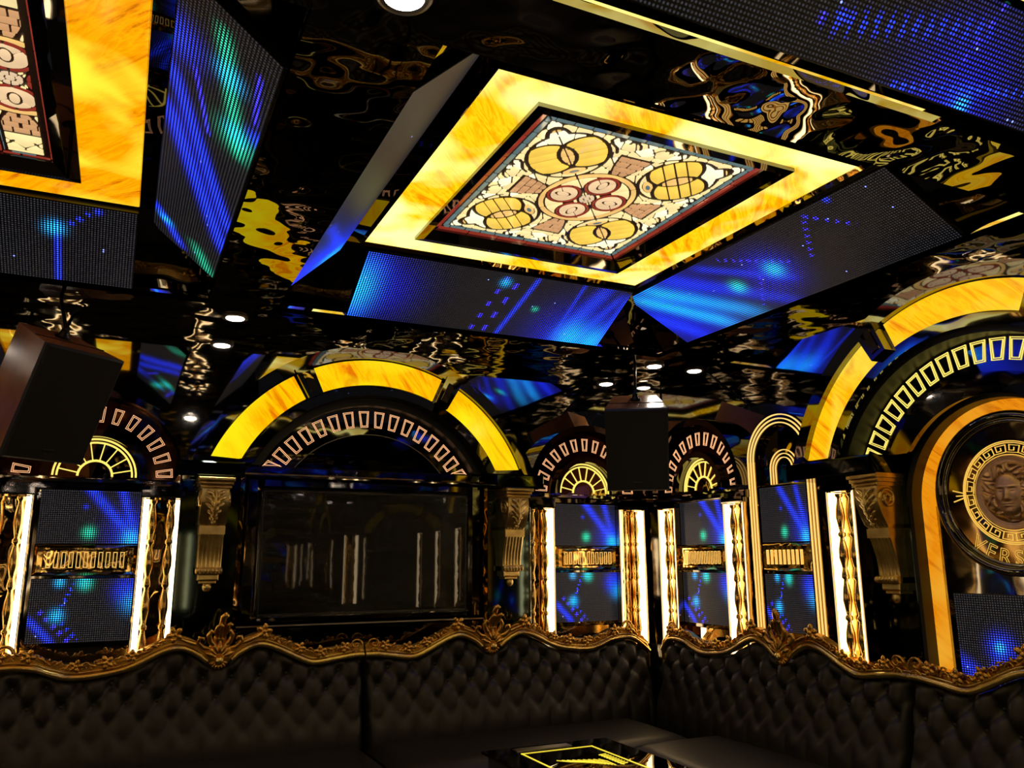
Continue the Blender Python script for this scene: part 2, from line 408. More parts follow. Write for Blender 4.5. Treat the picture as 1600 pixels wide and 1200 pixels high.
def amber_frame(cen, out_h, in_h, label, mat):
    """four mitred onyx panels tilted up towards the middle, black frame inside"""
    t = thing('onyx_ceiling_light', label, 'ceiling light', (cen[0], cen[1], TOP), group='glowing amber ceiling frames')
    (ox, oy), (ix_, iy_) = out_h, in_h; zi = .008
    P = [(-ox, -oy), (ox, -oy), (ox, oy), (-ox, oy)]; Q = [(-ix_, -iy_), (ix_, -iy_), (ix_, iy_), (-ix_, iy_)]
    for i in range(4):
        j = (i+1) % 4; g = .002
        vs_ = [(*P[i], 0), (*P[j], 0), (*Q[j], zi), (*Q[i], zi), (*P[i], .012), (*P[j], .012), (*Q[j], zi+.012), (*Q[i], zi+.012)]
        MB().add(vs_, [(3, 2, 1, 0), (4, 5, 6, 7), (0, 1, 5, 4), (1, 2, 6, 5), (2, 3, 7, 6), (3, 0, 4, 7)]).build('onyx_panel', mat, t)
        # thin lit lip at the outer rim
        a, b_ = Vector((*P[i], -.012)), Vector((*P[j], -.012)); d = (b_-a).normalized()
    lip = MB()
    for i in range(4):
        j = (i+1) % 4; a, b_ = P[i], P[j]
        o = [lerp(P[i], (0, 0), -.012), lerp(P[j], (0, 0), -.012)]
        lip.add([(*P[i], -.002), (*P[j], -.002), (*o[1], -.022), (*o[0], -.022), (*P[i], .01), (*P[j], .01)], [(0, 1, 2, 3), (0, 1, 5, 4)])
    lip.build('outer_lip', 'bronze_mirror', t)
    return t
def glass_frame(t, cen, in_h, gl_h):
    """dropped black frame between onyx and stained glass"""
    (ix_, iy_), (gx, gy) = in_h, gl_h
    A_ = [(-ix_, -iy_), (ix_, -iy_), (ix_, iy_), (-ix_, iy_)]; G = [(-gx, -gy), (gx, -gy), (gx, gy), (-gx, gy)]
    for i in range(4):
        j = (i+1) % 4; zl, zt = -.014, .07
        vs_ = [(*A_[i], zl+.004), (*A_[j], zl+.004), (*lerp(A_[j], G[j], .5), zl), (*lerp(A_[i], G[i], .5), zl), (*G[j], zl+.045), (*G[i], zl+.045), (*A_[i], zt), (*A_[j], zt), (*G[j], zt), (*G[i], zt)]
        MB().add(vs_, [(3, 2, 1, 0), (5, 4, 2, 3), (0, 1, 7, 6), (4, 5, 9, 8)]).build('frame_bar', 'ring_mirror', t)

# ---- stained glass ------------------------------------------------
def stained(ax, seed=3, res=290):
    """lead-line raster of the design on [-ax,ax]x[-1,1] -> list of (polygon, colour)"""
    nx, ny = int(2*ax*res)+1, 2*res+1
    X, Y = np.meshgrid(np.linspace(-ax, ax, nx), np.linspace(-1, 1, ny))
    A_, B_ = np.maximum(abs(X), abs(Y)), np.minimum(abs(X), abs(Y))
    edge = np.minimum(ax-abs(X), 1-abs(Y)); Rr = np.hypot(X, Y); px = 1.0/res
    lead = np.zeros(X.shape, bool); th = .0085
    col = np.full(X.shape, 0)
    keys = list(GL); ci = {k: i for i, k in enumerate(keys)}
    rs = np.random.RandomState(seed)
    # background cells
    S = []
    while len(S) < 120:
        a, b_ = rs.rand()*1.0, rs.rand()*1.0
        if b_ < a and all(math.hypot(a-p, b_-q) > .085 for p, q in S): S.append((a, b_))
        if rs.rand() < .0005: break
    D1 = np.full(X.shape, 9.); D2 = np.full(X.shape, 9.)
    for p, q in S:
        d = np.hypot(A_-p, B_-q); n1 = d < D1
        D2 = np.where(n1, D1, np.minimum(D2, d)); D1 = np.where(n1, d, D1)
    cell = (D2-D1) < .0105
    bg = np.ones(X.shape, bool)
    col[:] = ci['cream']
    col[(np.sin(A_*17)*np.cos(B_*23)) > .25] = ci['white']
    lines = cell.copy()
    def region(mask, colour, wide=0.0, field=None):
        pass
    # tan brick fans on the axes
    t = A_-.40; fan = (A_ > .40) & (A_ < .69) & (B_ < .05+.55*np.clip(t, 0, 1)-.75*np.clip(t, 0, 1)**2)
    lines[fan] = False; col[fan] = ci['tan']
    row = np.floor(t/.068); br = (np.mod(t, .068) < .011) | (np.mod(B_+(row % 2)*.045, .09) < .010)
    lines |= fan & br
    fb = np.abs(B_-(.05+.55*t-.75*t**2)); thick = ((A_ > .40) & (A_ < .70) & (fb < .012)) | ((np.abs(A_-.69-.3*B_**2) < .010) & (B_ < .16))
    # corner medallions: bulging outline, crossed loops and a small heart towards the corner
    dg = (A_+B_)/math.sqrt(2); dp = (A_-B_)/math.sqrt(2)
    dc = np.hypot(dg-.74, dp); ogee = np.hypot((dg-1.02)/1.5, dp)
    c1 = (dc < .315) | (ogee < .085)
    lines[c1] = False; thick[c1] = False; col[c1] = ci['cream']
    sd = np.minimum(dc-.315, ogee-.085)
    thick |= (np.abs(sd) < .017)
    e1, e2 = np.hypot(dg-.74, dp-.15)-.215, np.hypot(dg-.74, dp+.15)-.215
    ins = c1 & (dc < .30)
    col[ins & (e1 < 0)] = ci['yellow']; col[ins & (e1 < 0) & (e2 < 0)] = ci['amberp']; col[ins & (dg > .93)] = ci['white']
    thick |= ins & ((np.abs(e1) < .017) | (np.abs(e2) < .017))
    lines |= ins & (dp < th*.8); lines |= ins & (np.abs(dg-.74) < th*.8)
    lines |= ins & (e1 < 0) & (np.abs(np.abs(dg-.74)-.09) < th*.7); lines |= ins & (e1 >= 0) & (np.mod(np.arctan2(dp, dg-.74)*8/PI, 1) < .055)
    lines |= c1 & (ogee < .085) & (dc > .31) & ((dp < th*.8) | (np.abs(dg-1.10) < th))
    col[c1 & (ogee < .085) & (dc > .315)] = ci['amberp']
    lens = np.hypot((dg-.505)/.6, dp*.7)
    lines[lens < .07] = False; col[lens < .07] = ci['amberp']; col[lens < .036] = ci['blue']; lines |= (np.abs(lens-.036) < th*.8) | (np.abs(lens-.07) < th*.8)
    # dark scrolls curling from the fans to the rim
    def curve(pts, w0):
        D = np.full(X.shape, 9.)
        for (ax_, ay_), (bx_, by_) in zip(pts, pts[1:]):
            dx, dy = bx_-ax_, by_-ay_; tt = np.clip(((A_-ax_)*dx+(B_-ay_)*dy)/(dx*dx+dy*dy), 0, 1)
            D = np.minimum(D, np.hypot(A_-ax_-tt*dx, B_-ay_-tt*dy))
        return D < w0
    out_ = ~c1
    thick |= curve([(.70, .20), (.76, .24), (.80, .31), (.84, .345), (.885, .33), (.895, .28), (.87, .25), (.845, .265)], .014) & out_
    thick |= curve([(.80, .06), (.85, .09), (.885, .15), (.87, .19), (.84, .18)], .012) & out_
    # centre ring, four red circles and wheel
    ring = Rr < .42; lines[ring] = False; thick[ring] = False; col[ring] = ci['cream']
    col[ring & (Rr > .36)] = ci['amberp']
    lines |= np.abs(Rr-.42) < .012; lines |= (np.abs(Rr-.36) < th) 
    lines |= ring & (Rr > .36) & (dp < th)
    d4 = np.hypot(A_-.225, B_); q4 = d4 < .15
    lines[q4] = False; col[q4] = ci['pink']; rg = q4 & (d4 > .118); col[rg] = ci['red']
    lines |= (np.abs(d4-.15) < th*.8) & ring; lines |= q4 & (np.abs(d4-.118) < th*.7)
    lines |= rg & (B_ < th*.8); lines |= rg & (np.abs(A_-.225) < th*.8)
    lf = np.hypot((A_-.235)/1.9, B_); lines |= q4 & (np.abs(lf-.035) < th*.8); lines |= q4 & (np.abs(A_-.225-B_*.9) < th*.7) & ~rg & (lf > .03)
    lines |= ring & ~q4 & (Rr < .36) & (dp < th*.8) & (Rr > .07)
    col[ring & ~q4 & (Rr < .36) & (Rr > .07) & (dp > .1)] = ci['cream']
    wh = Rr < .075; lines[wh] = False; col[wh] = ci['wheel']; lines |= np.abs(Rr-.075) < .011; lines |= np.abs(Rr-.028) < th*.7
    lines |= wh & (Rr > .028) & ((dp < th*.55) | (B_ < th*.55))
    # border: blue tiles and red rim
    bw = .055 if ax > .5 else .02
    bord = edge < bw*2; lines[bord] = False; thick[bord] = False
    col[bord] = ci['blue']; col[edge < bw] = ci['red']
    T = np.where(ax-abs(X) < 1-abs(Y), Y, X)
    lines |= bord & (edge > bw) & (np.mod(T+5.06, .155) < .014); lines |= bord & (edge < bw) & (np.mod(T+5.0, .31) < .012)
    lines |= np.abs(edge-bw*2) < .010; lines |= np.abs(edge-bw) < .009
    lines |= (edge < bw*2) & (np.abs((ax-abs(X))-(1-abs(Y))) < .012)
    wall = lines | thick; wall[0, :] = wall[-1, :] = True; wall[:, 0] = wall[:, -1] = True
    # connected regions
    lab = np.zeros(X.shape, int); regs = []; k = 0
    free = ~wall
    for sj, si in zip(*np.nonzero(free)):
        if lab[sj, si]: continue
        k += 1; st = [(sj, si)]; lab[sj, si] = k; cells = []
        while st:
            j, i = st.pop(); cells.append((j, i))
            for jj, ii in ((j+1, i), (j-1, i), (j, i+1), (j, i-1)):
                if free[jj, ii] and not lab[jj, ii]: lab[jj, ii] = k; st.append((jj, ii))
        if len(cells) < 14: continue
        regs.append((k, cells))
    outl = []
    for k, cells in regs:
        cs = set(cells); nxt = {}
        for j, i in cells:
            if (j-1, i) not in cs: nxt.setdefault((i, j), []).append((i+1, j))
            if (j, i+1) not in cs: nxt.setdefault((i+1, j), []).append((i+1, j+1))
            if (j+1, i) not in cs: nxt.setdefault((i+1, j+1), []).append((i, j+1))
            if (j, i-1) not in cs: nxt.setdefault((i, j+1), []).append((i, j))
        best = []
        while nxt:
            s0 = next(iter(nxt)); p = s0; loop = []
            while True:
                loop.append(p); q = nxt[p].pop()
                if not nxt[p]: del nxt[p]
                p = q
                if p == s0 or p not in nxt: break
            if len(loop) > len(best): best = loop
        P = np.array(best, float); P = (np.roll(P, 1, 0)+P+np.roll(P, -1, 0))/3; P = (np.roll(P, 1, 0)+2*P+np.roll(P, -1, 0))/4
        def dp_(a):
            if len(a) < 3: return a
            d = a[-1]-a[0]; L = np.hypot(*d)+1e-9; dist = np.abs(d[0]*(a[:, 1]-a[0, 1])-d[1]*(a[:, 0]-a[0, 0]))/L
            m_ = dist.argmax()
            if dist[m_] < .45: return a[[0, -1]]
            return np.r_[dp_(a[:m_+1])[:-1], dp_(a[m_:])]
        h = int(np.hypot(*(P-P[0]).T).argmax())
        if h == 0: continue
        Q = np.r_[dp_(P[:h+1])[:-1], dp_(np.r_[P[h:], P[:1]])[:-1]]
        if len(Q) < 3: continue
        ctr = cells[len(cells)//2]; cc = np.bincount([col[j, i] for j, i in cells]).argmax()
        outl.append(([((x-.5)/(nx-1)*2*ax-ax, (y-.5)/(ny-1)*2-1) for x, y in Q], keys[cc], len(cells)))
    outl.sort(key=lambda r: -r[2]); return outl
def pane_mb(poly, sx, sy, z, ctr=(0, 0)):
    n = len(poly); b_ = MB()
    vs_ = [(x*sx-ctr[0], y*sy-ctr[1], z) for x, y in poly]+[(x*sx-ctr[0], y*sy-ctr[1], z+.006) for x, y in poly]
    b_.add(vs_, [tuple(range(n-1, -1, -1))]+[(i, (i+1) % n, n+(i+1) % n, n+i) for i in range(n)])
    return b_
def stained_thing(cen, panes, half, sc, label, full=True):
    t = thing('stained_glass_panel', label, 'stained glass', (cen[0], cen[1], TOP+.045), group='stained glass ceiling panels')
    MB().box(-half[0], half[0], -half[1], half[1], .002, .02).build('lead_came', 'lead', t)
    rest = {}
    for i, (poly, c, area) in enumerate(panes):
        z = -.002-min(.003, .25/max(area, 60))
        if i < 300 and full:
            cx = sum(p[0] for p in poly)/len(poly)*sc[0]; cy = sum(p[1] for p in poly)/len(poly)*sc[1]
            link('pane', pane_mb(poly, sc[0], sc[1], z, (cx, cy)).mesh('pane'), 'glass_'+c, t, loc=(cx, cy, 0))
        else:
            q = pane_mb(poly, sc[0], sc[1], z); rest.setdefault(c, MB()).add(q.v, q.f)
    if rest:
        q = MB(); mi = []; me_m = []
        for k_, (c, b_) in enumerate(rest.items()): q.add(b_.v, b_.f); mi += [k_]*len(b_.f); me_m.append(c)
        me = q.mesh('small_panes')
        for c in me_m: me.materials.append(MATS['glass_'+c])
        if len(me.polygons) == len(mi): me.polygons.foreach_set('material_index', mi)
        o = link('small_panes', me, None, t); o['kind'] = 'stuff'
    return t
sq = stained(1.0)
print('panes', len(sq))
strip = stained(.155, seed=5, res=300)
print('panes strip', len(strip))
for cen, lab, oh, ih, gh, mt, pn, sc, gl_lab in (
    (main_c, 'bright amber onyx frame around the square stained glass ceiling panel', (.885, .90), (.65, .74), (.572, .657), 'onyx_ceiling', sq, (.572, .657), 'square stained glass panel with yellow medallions in the middle of the ceiling'),
    (left_c, 'amber onyx frame around the narrow stained glass strip at upper left', (.46, .95), (.215, .74), (.102, .657), 'onyx_ceiling_left', strip, (.657, .657), 'narrow stained glass strip in the ceiling at the upper left'),
    (near_c, 'amber onyx ceiling frame nearest the viewer above the table', (.885, 1.0), (.65, .74), (.572, .657), 'onyx_ceiling', sq, (.572, .657), 'square stained glass panel in the near ceiling coffer overhead'),
    (nearl_c, 'amber onyx ceiling frame above the viewer at the left wall', (.46, .90), (.215, .74), (.102, .657), 'onyx_ceiling_left', strip, (.657, .657), 'narrow stained glass strip in the near coffer by the left wall')):
    t = amber_frame(cen, oh, ih, lab, mt); glass_frame(t, cen, ih, gh)
    stained_thing(cen, pn, gh, sc, gl_lab, full=cen in (main_c, left_c))

# ---- sloping LED panels -------------------------------------------
def scr(w_, h=.43, idle=.10, seed=1, pitch=PITCH_M): return Screen(int(w_/pitch), int(h/pitch), w_, h, idle, seed)
ZL = SOFFIT+LIP
# main coffer, wall side
s = scr(1.742, .52, .11, 2)
s.glow(.0, .45, .10, CYAN, 1.1, .6).glow(.02, .8, .09, BLUE, .9).glow(.05, .5, .22, DEEP, .8).glow(0, .1, .08, BLUE, .9)
s.streak((.455, .02), (.50, .98), .010, VIO, 1.2, dash=.11).streak((.505, .02), (.55, .98), .010, VIO, 1.3, dash=.13)
s.streak((.56, .0), (.615, .98), .014, BLUE, 1.0).glow(.50, .85, .03, CYAN, .9).glow(.66, .5, .02, GREEN, .8)
s.streak((.79, .1), (.80, 1), .012, BLUE, .7).streak((.80, 0), (.90, 1), .05, BLUE, .9).streak((.88, 0), (.97, .9), .03, BLUE, .7).streak((.985, 0), (1.0, .9), .025, BLUE, 1.0)
s.glow(.86, .08, .09, CYAN, 1.0, .7).glow(.96, .05, .08, CYAN, 1.0, .7).glow(.86, .1, .25, DEEP, .9).glow(.97, .2, .15, BLUE, .5)
slope_panel('sloping_led_screen', s, 'sloping LED panel between the bright amber frame and the television wall', 0, (1.985, CY[1][1], ZL), .47)
# main coffer, right wall side  (local x runs towards the camera)
s = scr(2.04, .53, .11, 3)
s.streak((.02, .95), (.24, .02), .055, CYAN, .9).streak((.09, 1.0), (.36, .02), .06, CYAN, .9, fade=.35).streak((.0, .6), (.10, .0), .05, BLUE, .9).streak((.2, 1.0), (.50, .0), .05, BLUE, .8, fade=.5)
s.streak((.33, .95), (.56, .3), .03, BLUE, .5).glow(.12, .5, .35, DEEP, .9)
s.glow(.385, .48, .045, GREEN, 1.2).glow(.535, .50, .05, CYAN, 1.2).glow(.52, .5, .14, DEEP, .8)
s.streak((.42, .92), (.60, .50), .010, VIO, 1.1, dash=.045).streak((.39, .1), (.48, .5), .008, VIO, .8, dash=.05).streak((.66, .45), (.745, .92), .009, VIO, 1.0, dash=.05).streak((.745, .92), (.83, .6), .009, VIO, 1.0, dash=.05).glow(.83, .97, .014, BLUE, 1.2)
slope_panel('sloping_led_screen', s, 'sloping LED panel beside the medallion wall with green and cyan spots', RB, (CX[1][1], 3.30, ZL), .48)
# main coffer, left
s = scr(2.04, .355, .12, 4)
s.glow(.95, .3, .30, BLUE, 1.0).glow(.99, .8, .10, CYAN, .9).streak((.6, .1), (.95, .9), .03, BLUE, .5)
slope_panel('sloping_led_screen', s, 'LED panel seen edge-on left of the bright amber frame', PI/2, (CX[1][0], 3.244, ZL), .26)
s = scr(1.742, .43, .12, 5)
slope_panel('sloping_led_screen', s, 'LED panel on the near slope of the middle coffer', PI, (1.945, CY[1][0], ZL), RUN)
# left coffer, wall side
s = scr(.96, .52, .13, 6)
s.glow(.62, .68, .04, CYAN, 1.0).streak((.64, .0), (.635, .75), .012, BLUE, 1.2).streak((.69, .75), (.80, .95), .012, BLUE, .9, dash=.05).glow(.82, .95, .015, BLUE, 1)
slope_panel('sloping_led_screen', s, 'sloping LED panel below the amber frame at far left', 0, (-.535, CY[1][1], ZL), .47)
# left coffer, right side: local x runs towards the camera
s = scr(2.04, .39, .12, 7)
s.streak((.62, 1.0), (.20, -.05), .042, BLUE, 1.1).streak((.75, 1.0), (.33, 0.0), .034, BLUE, 1.0).streak((.80, .75), (.64, .5), .010, VIO, 1.0)
s.streak((.95, .55), (.66, .15), .03, GREEN, .75).glow(.86, .42, .05, CYAN, .8).glow(.72, .22, .045, CYAN, .7).glow(.70, .2, .08, GREEN, .6)
s.streak((.80, .08), (.93, .16), .010, VIO, 1.0).glow(.76, .02, .04, BLUE, .9).glow(.84, .98, .09, BLUE, .8).streak((.14, 1.0), (.03, .55), .03, BLUE, 1.2).glow(.10, .82, .035, CYAN, .9).streak((.10, .35), (.0, .05), .04, GREEN, .6)
slope_panel('sloping_led_screen', s, 'tall LED panel with two blue diagonal streaks at upper left', RB, (CX[0][1], 3.28, ZL), .31)
s = scr(2.04, .43, .12, 8); s.glow(.5, .5, .3, DEEP, .6)
slope_panel('sloping_led_screen', s, 'LED panel on the left wall slope of the narrow coffer', PI/2, (CX[0][0], 3.244, ZL), .30)
# near coffer
s = scr(2.3, .33, .10, 9)
s.glow(.98, .55, .22, BLUE, 1.0).glow(1.0, .9, .15, CYAN, .8).streak((.50, .02), (.90, .55), .012, BLUE, 1.2, dash=.04).streak((.36, .35), (.62, .75), .028, BLUE, .6, dash=.05).glow(.63, .06, .05, BLUE, 1.0).glow(.64, .05, .025, CYAN, .8).glow(.62, .12, .2, DEEP, .5)
s.streak((.34, .3), (.34, 1), .008, VIO, .8, dash=.1).glow(.37, .42, .015, BLUE, 1.2).streak((.60, .4), (.62, 1), .008, VIO, .9, dash=.06)
slope_panel('sloping_led_screen', s, 'large LED panel in the upper right corner above the camera', 0, (2.1, CY[0][1]-.005, ZL+.03), .25)
for (lab, fc, lo_, wd) in (('LED panel of the near coffer along the medallion wall', RB, (CX[1][1], .28, ZL), 1.7), ('LED panel of the near coffer facing the middle beam', PI/2, (CX[1][0], .28, ZL), 1.7),
                           ('LED panel of the near narrow coffer beside the middle beam', RB, (CX[0][1], .28, ZL), 2.04)):
    s = scr(wd, .43, .11, 10); s.streak((.1, 0), (.4, 1), .06, BLUE, 1.0).glow(.7, .5, .15, BLUE, .8).glow(.3, .5, .1, CYAN, .7)
    slope_panel('sloping_led_screen', s, lab, fc, lo_, RUN)

# ---- downlights ----------------------------------------------------
dl_ring = MB().lathe([(.055, 0), (.070, -.002), (.074, .004), (.074, .012), (.055, .012)], n=24).mesh('trim_ring')
dl_lens = MB().lathe([(.001, -.010), (.03, -.0085), (.046, -.004), (.055, .002), (.055, .01)], n=24).mesh('lens')
for (x, y, lab) in ((.505, 4.862, 'small round downlight where the beams meet above the left corbel'), (3.475, 4.862, 'small round downlight in the corner above the black speaker'),
                    (.535, 1.755, 'large bright downlight at the top edge of the picture'), (3.475, 1.755, 'downlight in the right beam near the medallion arch'),
                    (-1.53, 4.862, 'downlight above the far left corner of the room'), (-1.53, 1.755, 'downlight above the left wall')):
    t = thing('downlight', lab, 'downlight', (x, y, SOFFIT-.013), group='round downlights in the ceiling beams')
    link('trim_ring', dl_ring, 'steel', t); link('lens', dl_lens, 'downlight', t)

# ------------------------------------------------------------------ wall pieces
def rect_outline(cx, cz, r0, r1, ang, half, wd, clipz=None):
    """double-line trapezoid standing radially at angle ang (deg)"""
    b_ = MB(); a = math.radians(ang); er = Vector((math.cos(a), math.sin(a))); et = Vector((-math.sin(a), math.cos(a)))
    for ins in (0, wd*2.6):
        k0 = half*.72
        P = [er*(r0+ins)+et*(k0-ins), er*(r1-ins)+et*(half-ins), er*(r1-ins)-et*(half-ins), er*(r0+ins)-et*(k0-ins)]
        P = [Vector((cx+p.x, max(cz+p.y, clipz+ins) if clipz is not None else cz+p.y)) for p in P]
        for i in range(4): 
            if (P[i]-P[(i+1) % 4]).length > .004: b_.bar(P[i], P[(i+1) % 4], wd, 0, .004)
    return b_
def bay(loc, rotz, label, which):
    """small arch: local origin on the wall at floor level, x right, z up"""
    t = thing('arched_wall_panel', label, 'wall panel', loc, rotz, group='small arched wall panels')
    c = 2.01
    MB().sector(0, c, .455, .495, 0, 180, -.13, 0, 36).build('outer_rim', 'black_gloss', t)
    MB().sector(0, c, .272, .453, 0, 180, -.05, 0, 36).build('arch_ring', 'brown_marble', t)
    MB().sector(0, c, .232, .270, 0, 180, -.09, 0, 30).build('inner_rim', 'black_gloss', t)
    MB().sector(0, c, .001, .230, 0, 180, -.02, 0, 30).build('fan_mirror', 'bronze_mirror', t)
    for k in range(13):
        a = 6+168*k/12
        rect_outline(0, c, .318, .405, a, .024, .0030).build('engraved_rectangle', 'engraved_pink', t, loc=(0, -.0535, 0))
    b_ = MB()
    for r in (.212, .192): b_.sector(0, c+.012, r-.006, r+.004, 0, 180, -.026, -.02, 30)
    b_.build('fan_arc', 'engraved_yellow', t)
    MB().sector(0, c+.012, .082, .094, 0, 180, -.026, -.02, 20).build('fan_arc', 'engraved_yellow', t)
    for k in range(8):
        a = math.radians(12+156*k/7); MB().bar((.09*math.cos(a), c+.012+.09*math.sin(a)), (.187*math.cos(a), c+.012+.187*math.sin(a)), .006, -.026, -.02).build('fan_spoke', 'engraved_yellow', t)
    MB().bev(-.50, .50, -.10, 0, c-.075, c-.028, .01).build('ledge', 'black_gloss', t)
    MB().bev(-.275, .275, -.02, 0, 1.095, c-.08, .004).build('back_board', 'black_gloss', t)
    # mirrored strip between the two screens
    MB().bev(-.255, .255, -.06, -.02, 1.475, 1.645, .02).build('mirror_strip', 'gold_mirror', t)
    MB().bev(-.21, .21, -.066, -.05, 1.505, 1.615, .006).build('strip_plate', 'bronze_mirror', t)
    me = MB()
    for p, q in (((-.009, -.04), (.009, -.04)), ((.009, -.04), (.009, .04)), ((.009, .04), (-.009, .04)), ((-.009, .04), (-.009, -.04))): me.bar(p, q, .0034, 0, .003)
    me = me.mesh('engraved_rectangle')
    share('engraved_rectangle', me, 'engraved_gold', t, [dict(loc=(-.18+.036*k, -.0695, 1.56)) for k in range(11)])
    return t
s = Screen(46, 30, .50, .335, .13, 11); s.U = s.U; 
s.streak((.42, 1.0), (.98, .04), .022, BLUE, 1.0).streak((.78, 1.0), (.98, .05), .02, BLUE, .8).glow(.93, .08, .04, CYAN, 1.0).glow(.50, .18, .028, GREEN, 1.2).glow(.92, .2, .1, BLUE, .5).glow(.45, .6, .012, BLUE, .6)
up_me = s.mesh('led_face'); up_dim = (s.w, s.h)
s = Screen(46, 30, .50, .335, .13, 12)
s.glow(.27, .94, .022, CYAN, 1.0).glow(.52, .92, .03, GREEN, 1.0).glow(.50, .95, .03, CYAN, .5).streak((.27, .40), (.40, .9), .008, BLUE, 1.2, dash=.03).glow(.27, .42, .03, CYAN, 1.0)
s.streak((.0, .38), (.24, .02), .016, BLUE, 1.1).streak((.10, .5), (.42, .0), .010, VIO, 1.2, dash=.05).streak((.27, .40), (.48, .05), .008, BLUE, .9, dash=.04).glow(.95, .8, .06, BLUE, .9).glow(1.0, .6, .05, CYAN, .5)
lo_me = s.mesh('led_face')
def screens(loc, rotz, lab, wd=1.0):
    for me, z, pos in ((up_me, 1.648, 'upper'), (lo_me, 1.125, 'lower')):
        M3 = Matrix.Rotation(rotz, 3, 'Z'); p = Vector(loc)+M3 @ Vector((0, -.045, z))
        t = thing('led_screen', pos+' small LED screen '+lab, 'LED screen', p, rotz, 'small LED screens in the arched panels')
        o = link('led_face', me, None, t); o.scale = (wd, 1, 1)
        MB().box(-.252*wd, .252*wd, .002, .024, -.002, .337).build('housing', 'black_plastic', t)
BAL = [(.012, 0), (.020, .01), (.020, .03), (.013, .04), (.017, .06), (.026, .10), (.024, .15), (.014, .20), (.012, .215), (.021, .225), (.021, .24), (.012, .25), (.017, .28), (.025, .33), (.022, .38), (.013, .43), (.012, .445), (.021, .455), (.021, .47)]
balp = [(r, z) for r, z in BAL]+[(r, z+.47) for r, z in BAL[3:]]
bal_me = {}
def pilaster(loc, rotz, label, z0, z1, W=.215, depth=.09, flip=False):
    t = thing('baluster_pilaster', label, 'pilaster', loc, rotz, group='glowing baluster pilasters')
    h = W/2; dp = -depth
    MB().box(-h, h, -.02, 0, z0, z1).build('back_mirror', 'bronze_mirror', t)
    for s_ in (-1, 1):
        MB().box(s_*h-.006, s_*h+.006, dp, -.02, z0, z1).build('side_rail', 'gold_mirror', t)
        MB().box(*sorted((s_*(h-.007), s_*(h-.015))), dp+.004, -.0255, z0, z1-.004).build('light_strip', 'strip_light', t)
        MB().box(*sorted((s_*(h-.0075), s_*(h-.038))), -.025, -.0205, z0, z1-.004).build('back_strip', 'strip_light', t)
        MB().box(*sorted((s_*(h-.0015), s_*(h+.0015))), dp-.003, dp, z0, z1).build('lit_edge', 'thin_light', t)
    key = round(z1-z0, 3)
    if key not in bal_me:
        k = (z1-z0-.01)/.94; bal_me[key] = MB().lathe([(r*1.0, z*k) for r, z in balp], n=14).mesh('baluster')
    for s_ in (-1, 1): link('baluster', bal_me[key], 'baluster_gold', t, loc=(s_*W*.225, -.055, z0))
    MB().bev(-h-.012, h+.012, dp-.012, 0, z1, z1+.05, .008).build('cap', 'black_gloss', t)
    MB().box(-h-.006, h+.006, dp-.002, 0, z0-.03, z0).build('base', 'black_gloss', t)
    return t
PZ0, PZ1 = .96, 1.905
for (x, lab, pl, pr) in ((-.155, 'small arch with golden fan behind the left speaker', 'glowing baluster pilaster at the left edge of the picture', 'glowing baluster pilaster left of the television arch'),
                         (3.03, 'small arch with golden fan between the television and the corner speaker', 'glowing baluster pilaster just right of the television arch', 'glowing baluster pilaster on the television wall next to the dark corner')):
    bay(onA(x), 0, lab, 0)
    screens(onA(x), 0, 'under the '+lab.replace('small arch with golden fan ', 'fan arch '))
    pilaster(onA(x-.39), 0, pl, PZ0, PZ1); pilaster(onA(x+.365), 0, pr, PZ0, PZ1)
bay(onB(4.57), RB, 'small arch with golden fan on the right wall beside the corner speaker', 1)
screens(onB(4.57), RB, 'under the fan arch on the right wall')
pilaster(onB(4.925), RB, 'glowing baluster pilaster on the right wall next to the dark corner', PZ0, PZ1, W=.19)
pilaster(onB(4.20), RB, 'glowing baluster pilaster left of the gold line arch', PZ0, PZ1, W=.19)

# neon line arch on the right wall
t = thing('gold_line_arch', 'tall narrow arch outlined by triple gold light lines on the right wall', 'wall panel', onB(3.80), RB)
zc = 2.15
MB().sector(0, zc, .205, .29, 0, 180, -.05, 0, 30).build('arch_back', 'black_gloss', t)
MB().sector(0, zc, .001, .20, 0, 180, -.012, 0, 30).build('arch_mirror', 'bronze_mirror', t)
MB().box(-.2, .2, -.012, 0, 2.0, zc).build('lower_mirror', 'bronze_mirror', t)
for sg in (-1, 1): MB().box(*sorted((sg*.205, sg*.29)), -.05, 0, 1.0, zc).build('jamb', 'bronze_mirror', t)
for r in (.222, .247, .272):
    b_ = MB(); b_.sector(0, zc, r-.0035, r+.0035, 0, 180, -.057, -.05, 30)
    for sg in (-1, 1): b_.box(sg*r-.0035, sg*r+.0035, -.057, -.05, 1.0, zc)
    b_.build('light_line', 'neon_gold', t)
for r in (.07, .093, .116):
    b_ = MB(); b_.sector(-.0, 2.09, r-.0025, r+.0025, 0, 180, -.018, -.012, 24)
    for sg in (-1, 1): b_.box(sg*r-.0025, sg*r+.0025, -.018, -.012, 2.0, 2.09)
    b_.build('inner_light_line', 'neon_gold', t)
MB().bev(-.2, .2, -.06, -.0, 1.475, 1.645, .02).build('mirror_strip', 'gold_mirror', t)
me = MB()
for p, q in (((-.006, -.04), (.006, -.04)), ((.006, -.04), (.006, .04)), ((.006, .04), (-.006, .04)), ((-.006, .04), (-.006, -.04))): me.bar(p, q, .006, 0, .003)
me = me.mesh('engraved_rectangle'); share('engraved_rectangle', me, 'engraved_gold', t, [dict(loc=(-.14+.035*k, -.0635, 1.56)) for k in range(9)])
MB().bev(-.2, .2, -.02, 0, 1.0, 2.0, .004).build('back_board', 'black_gloss', t)
screens(onB(3.80), RB, 'inside the gold line arch', .78)

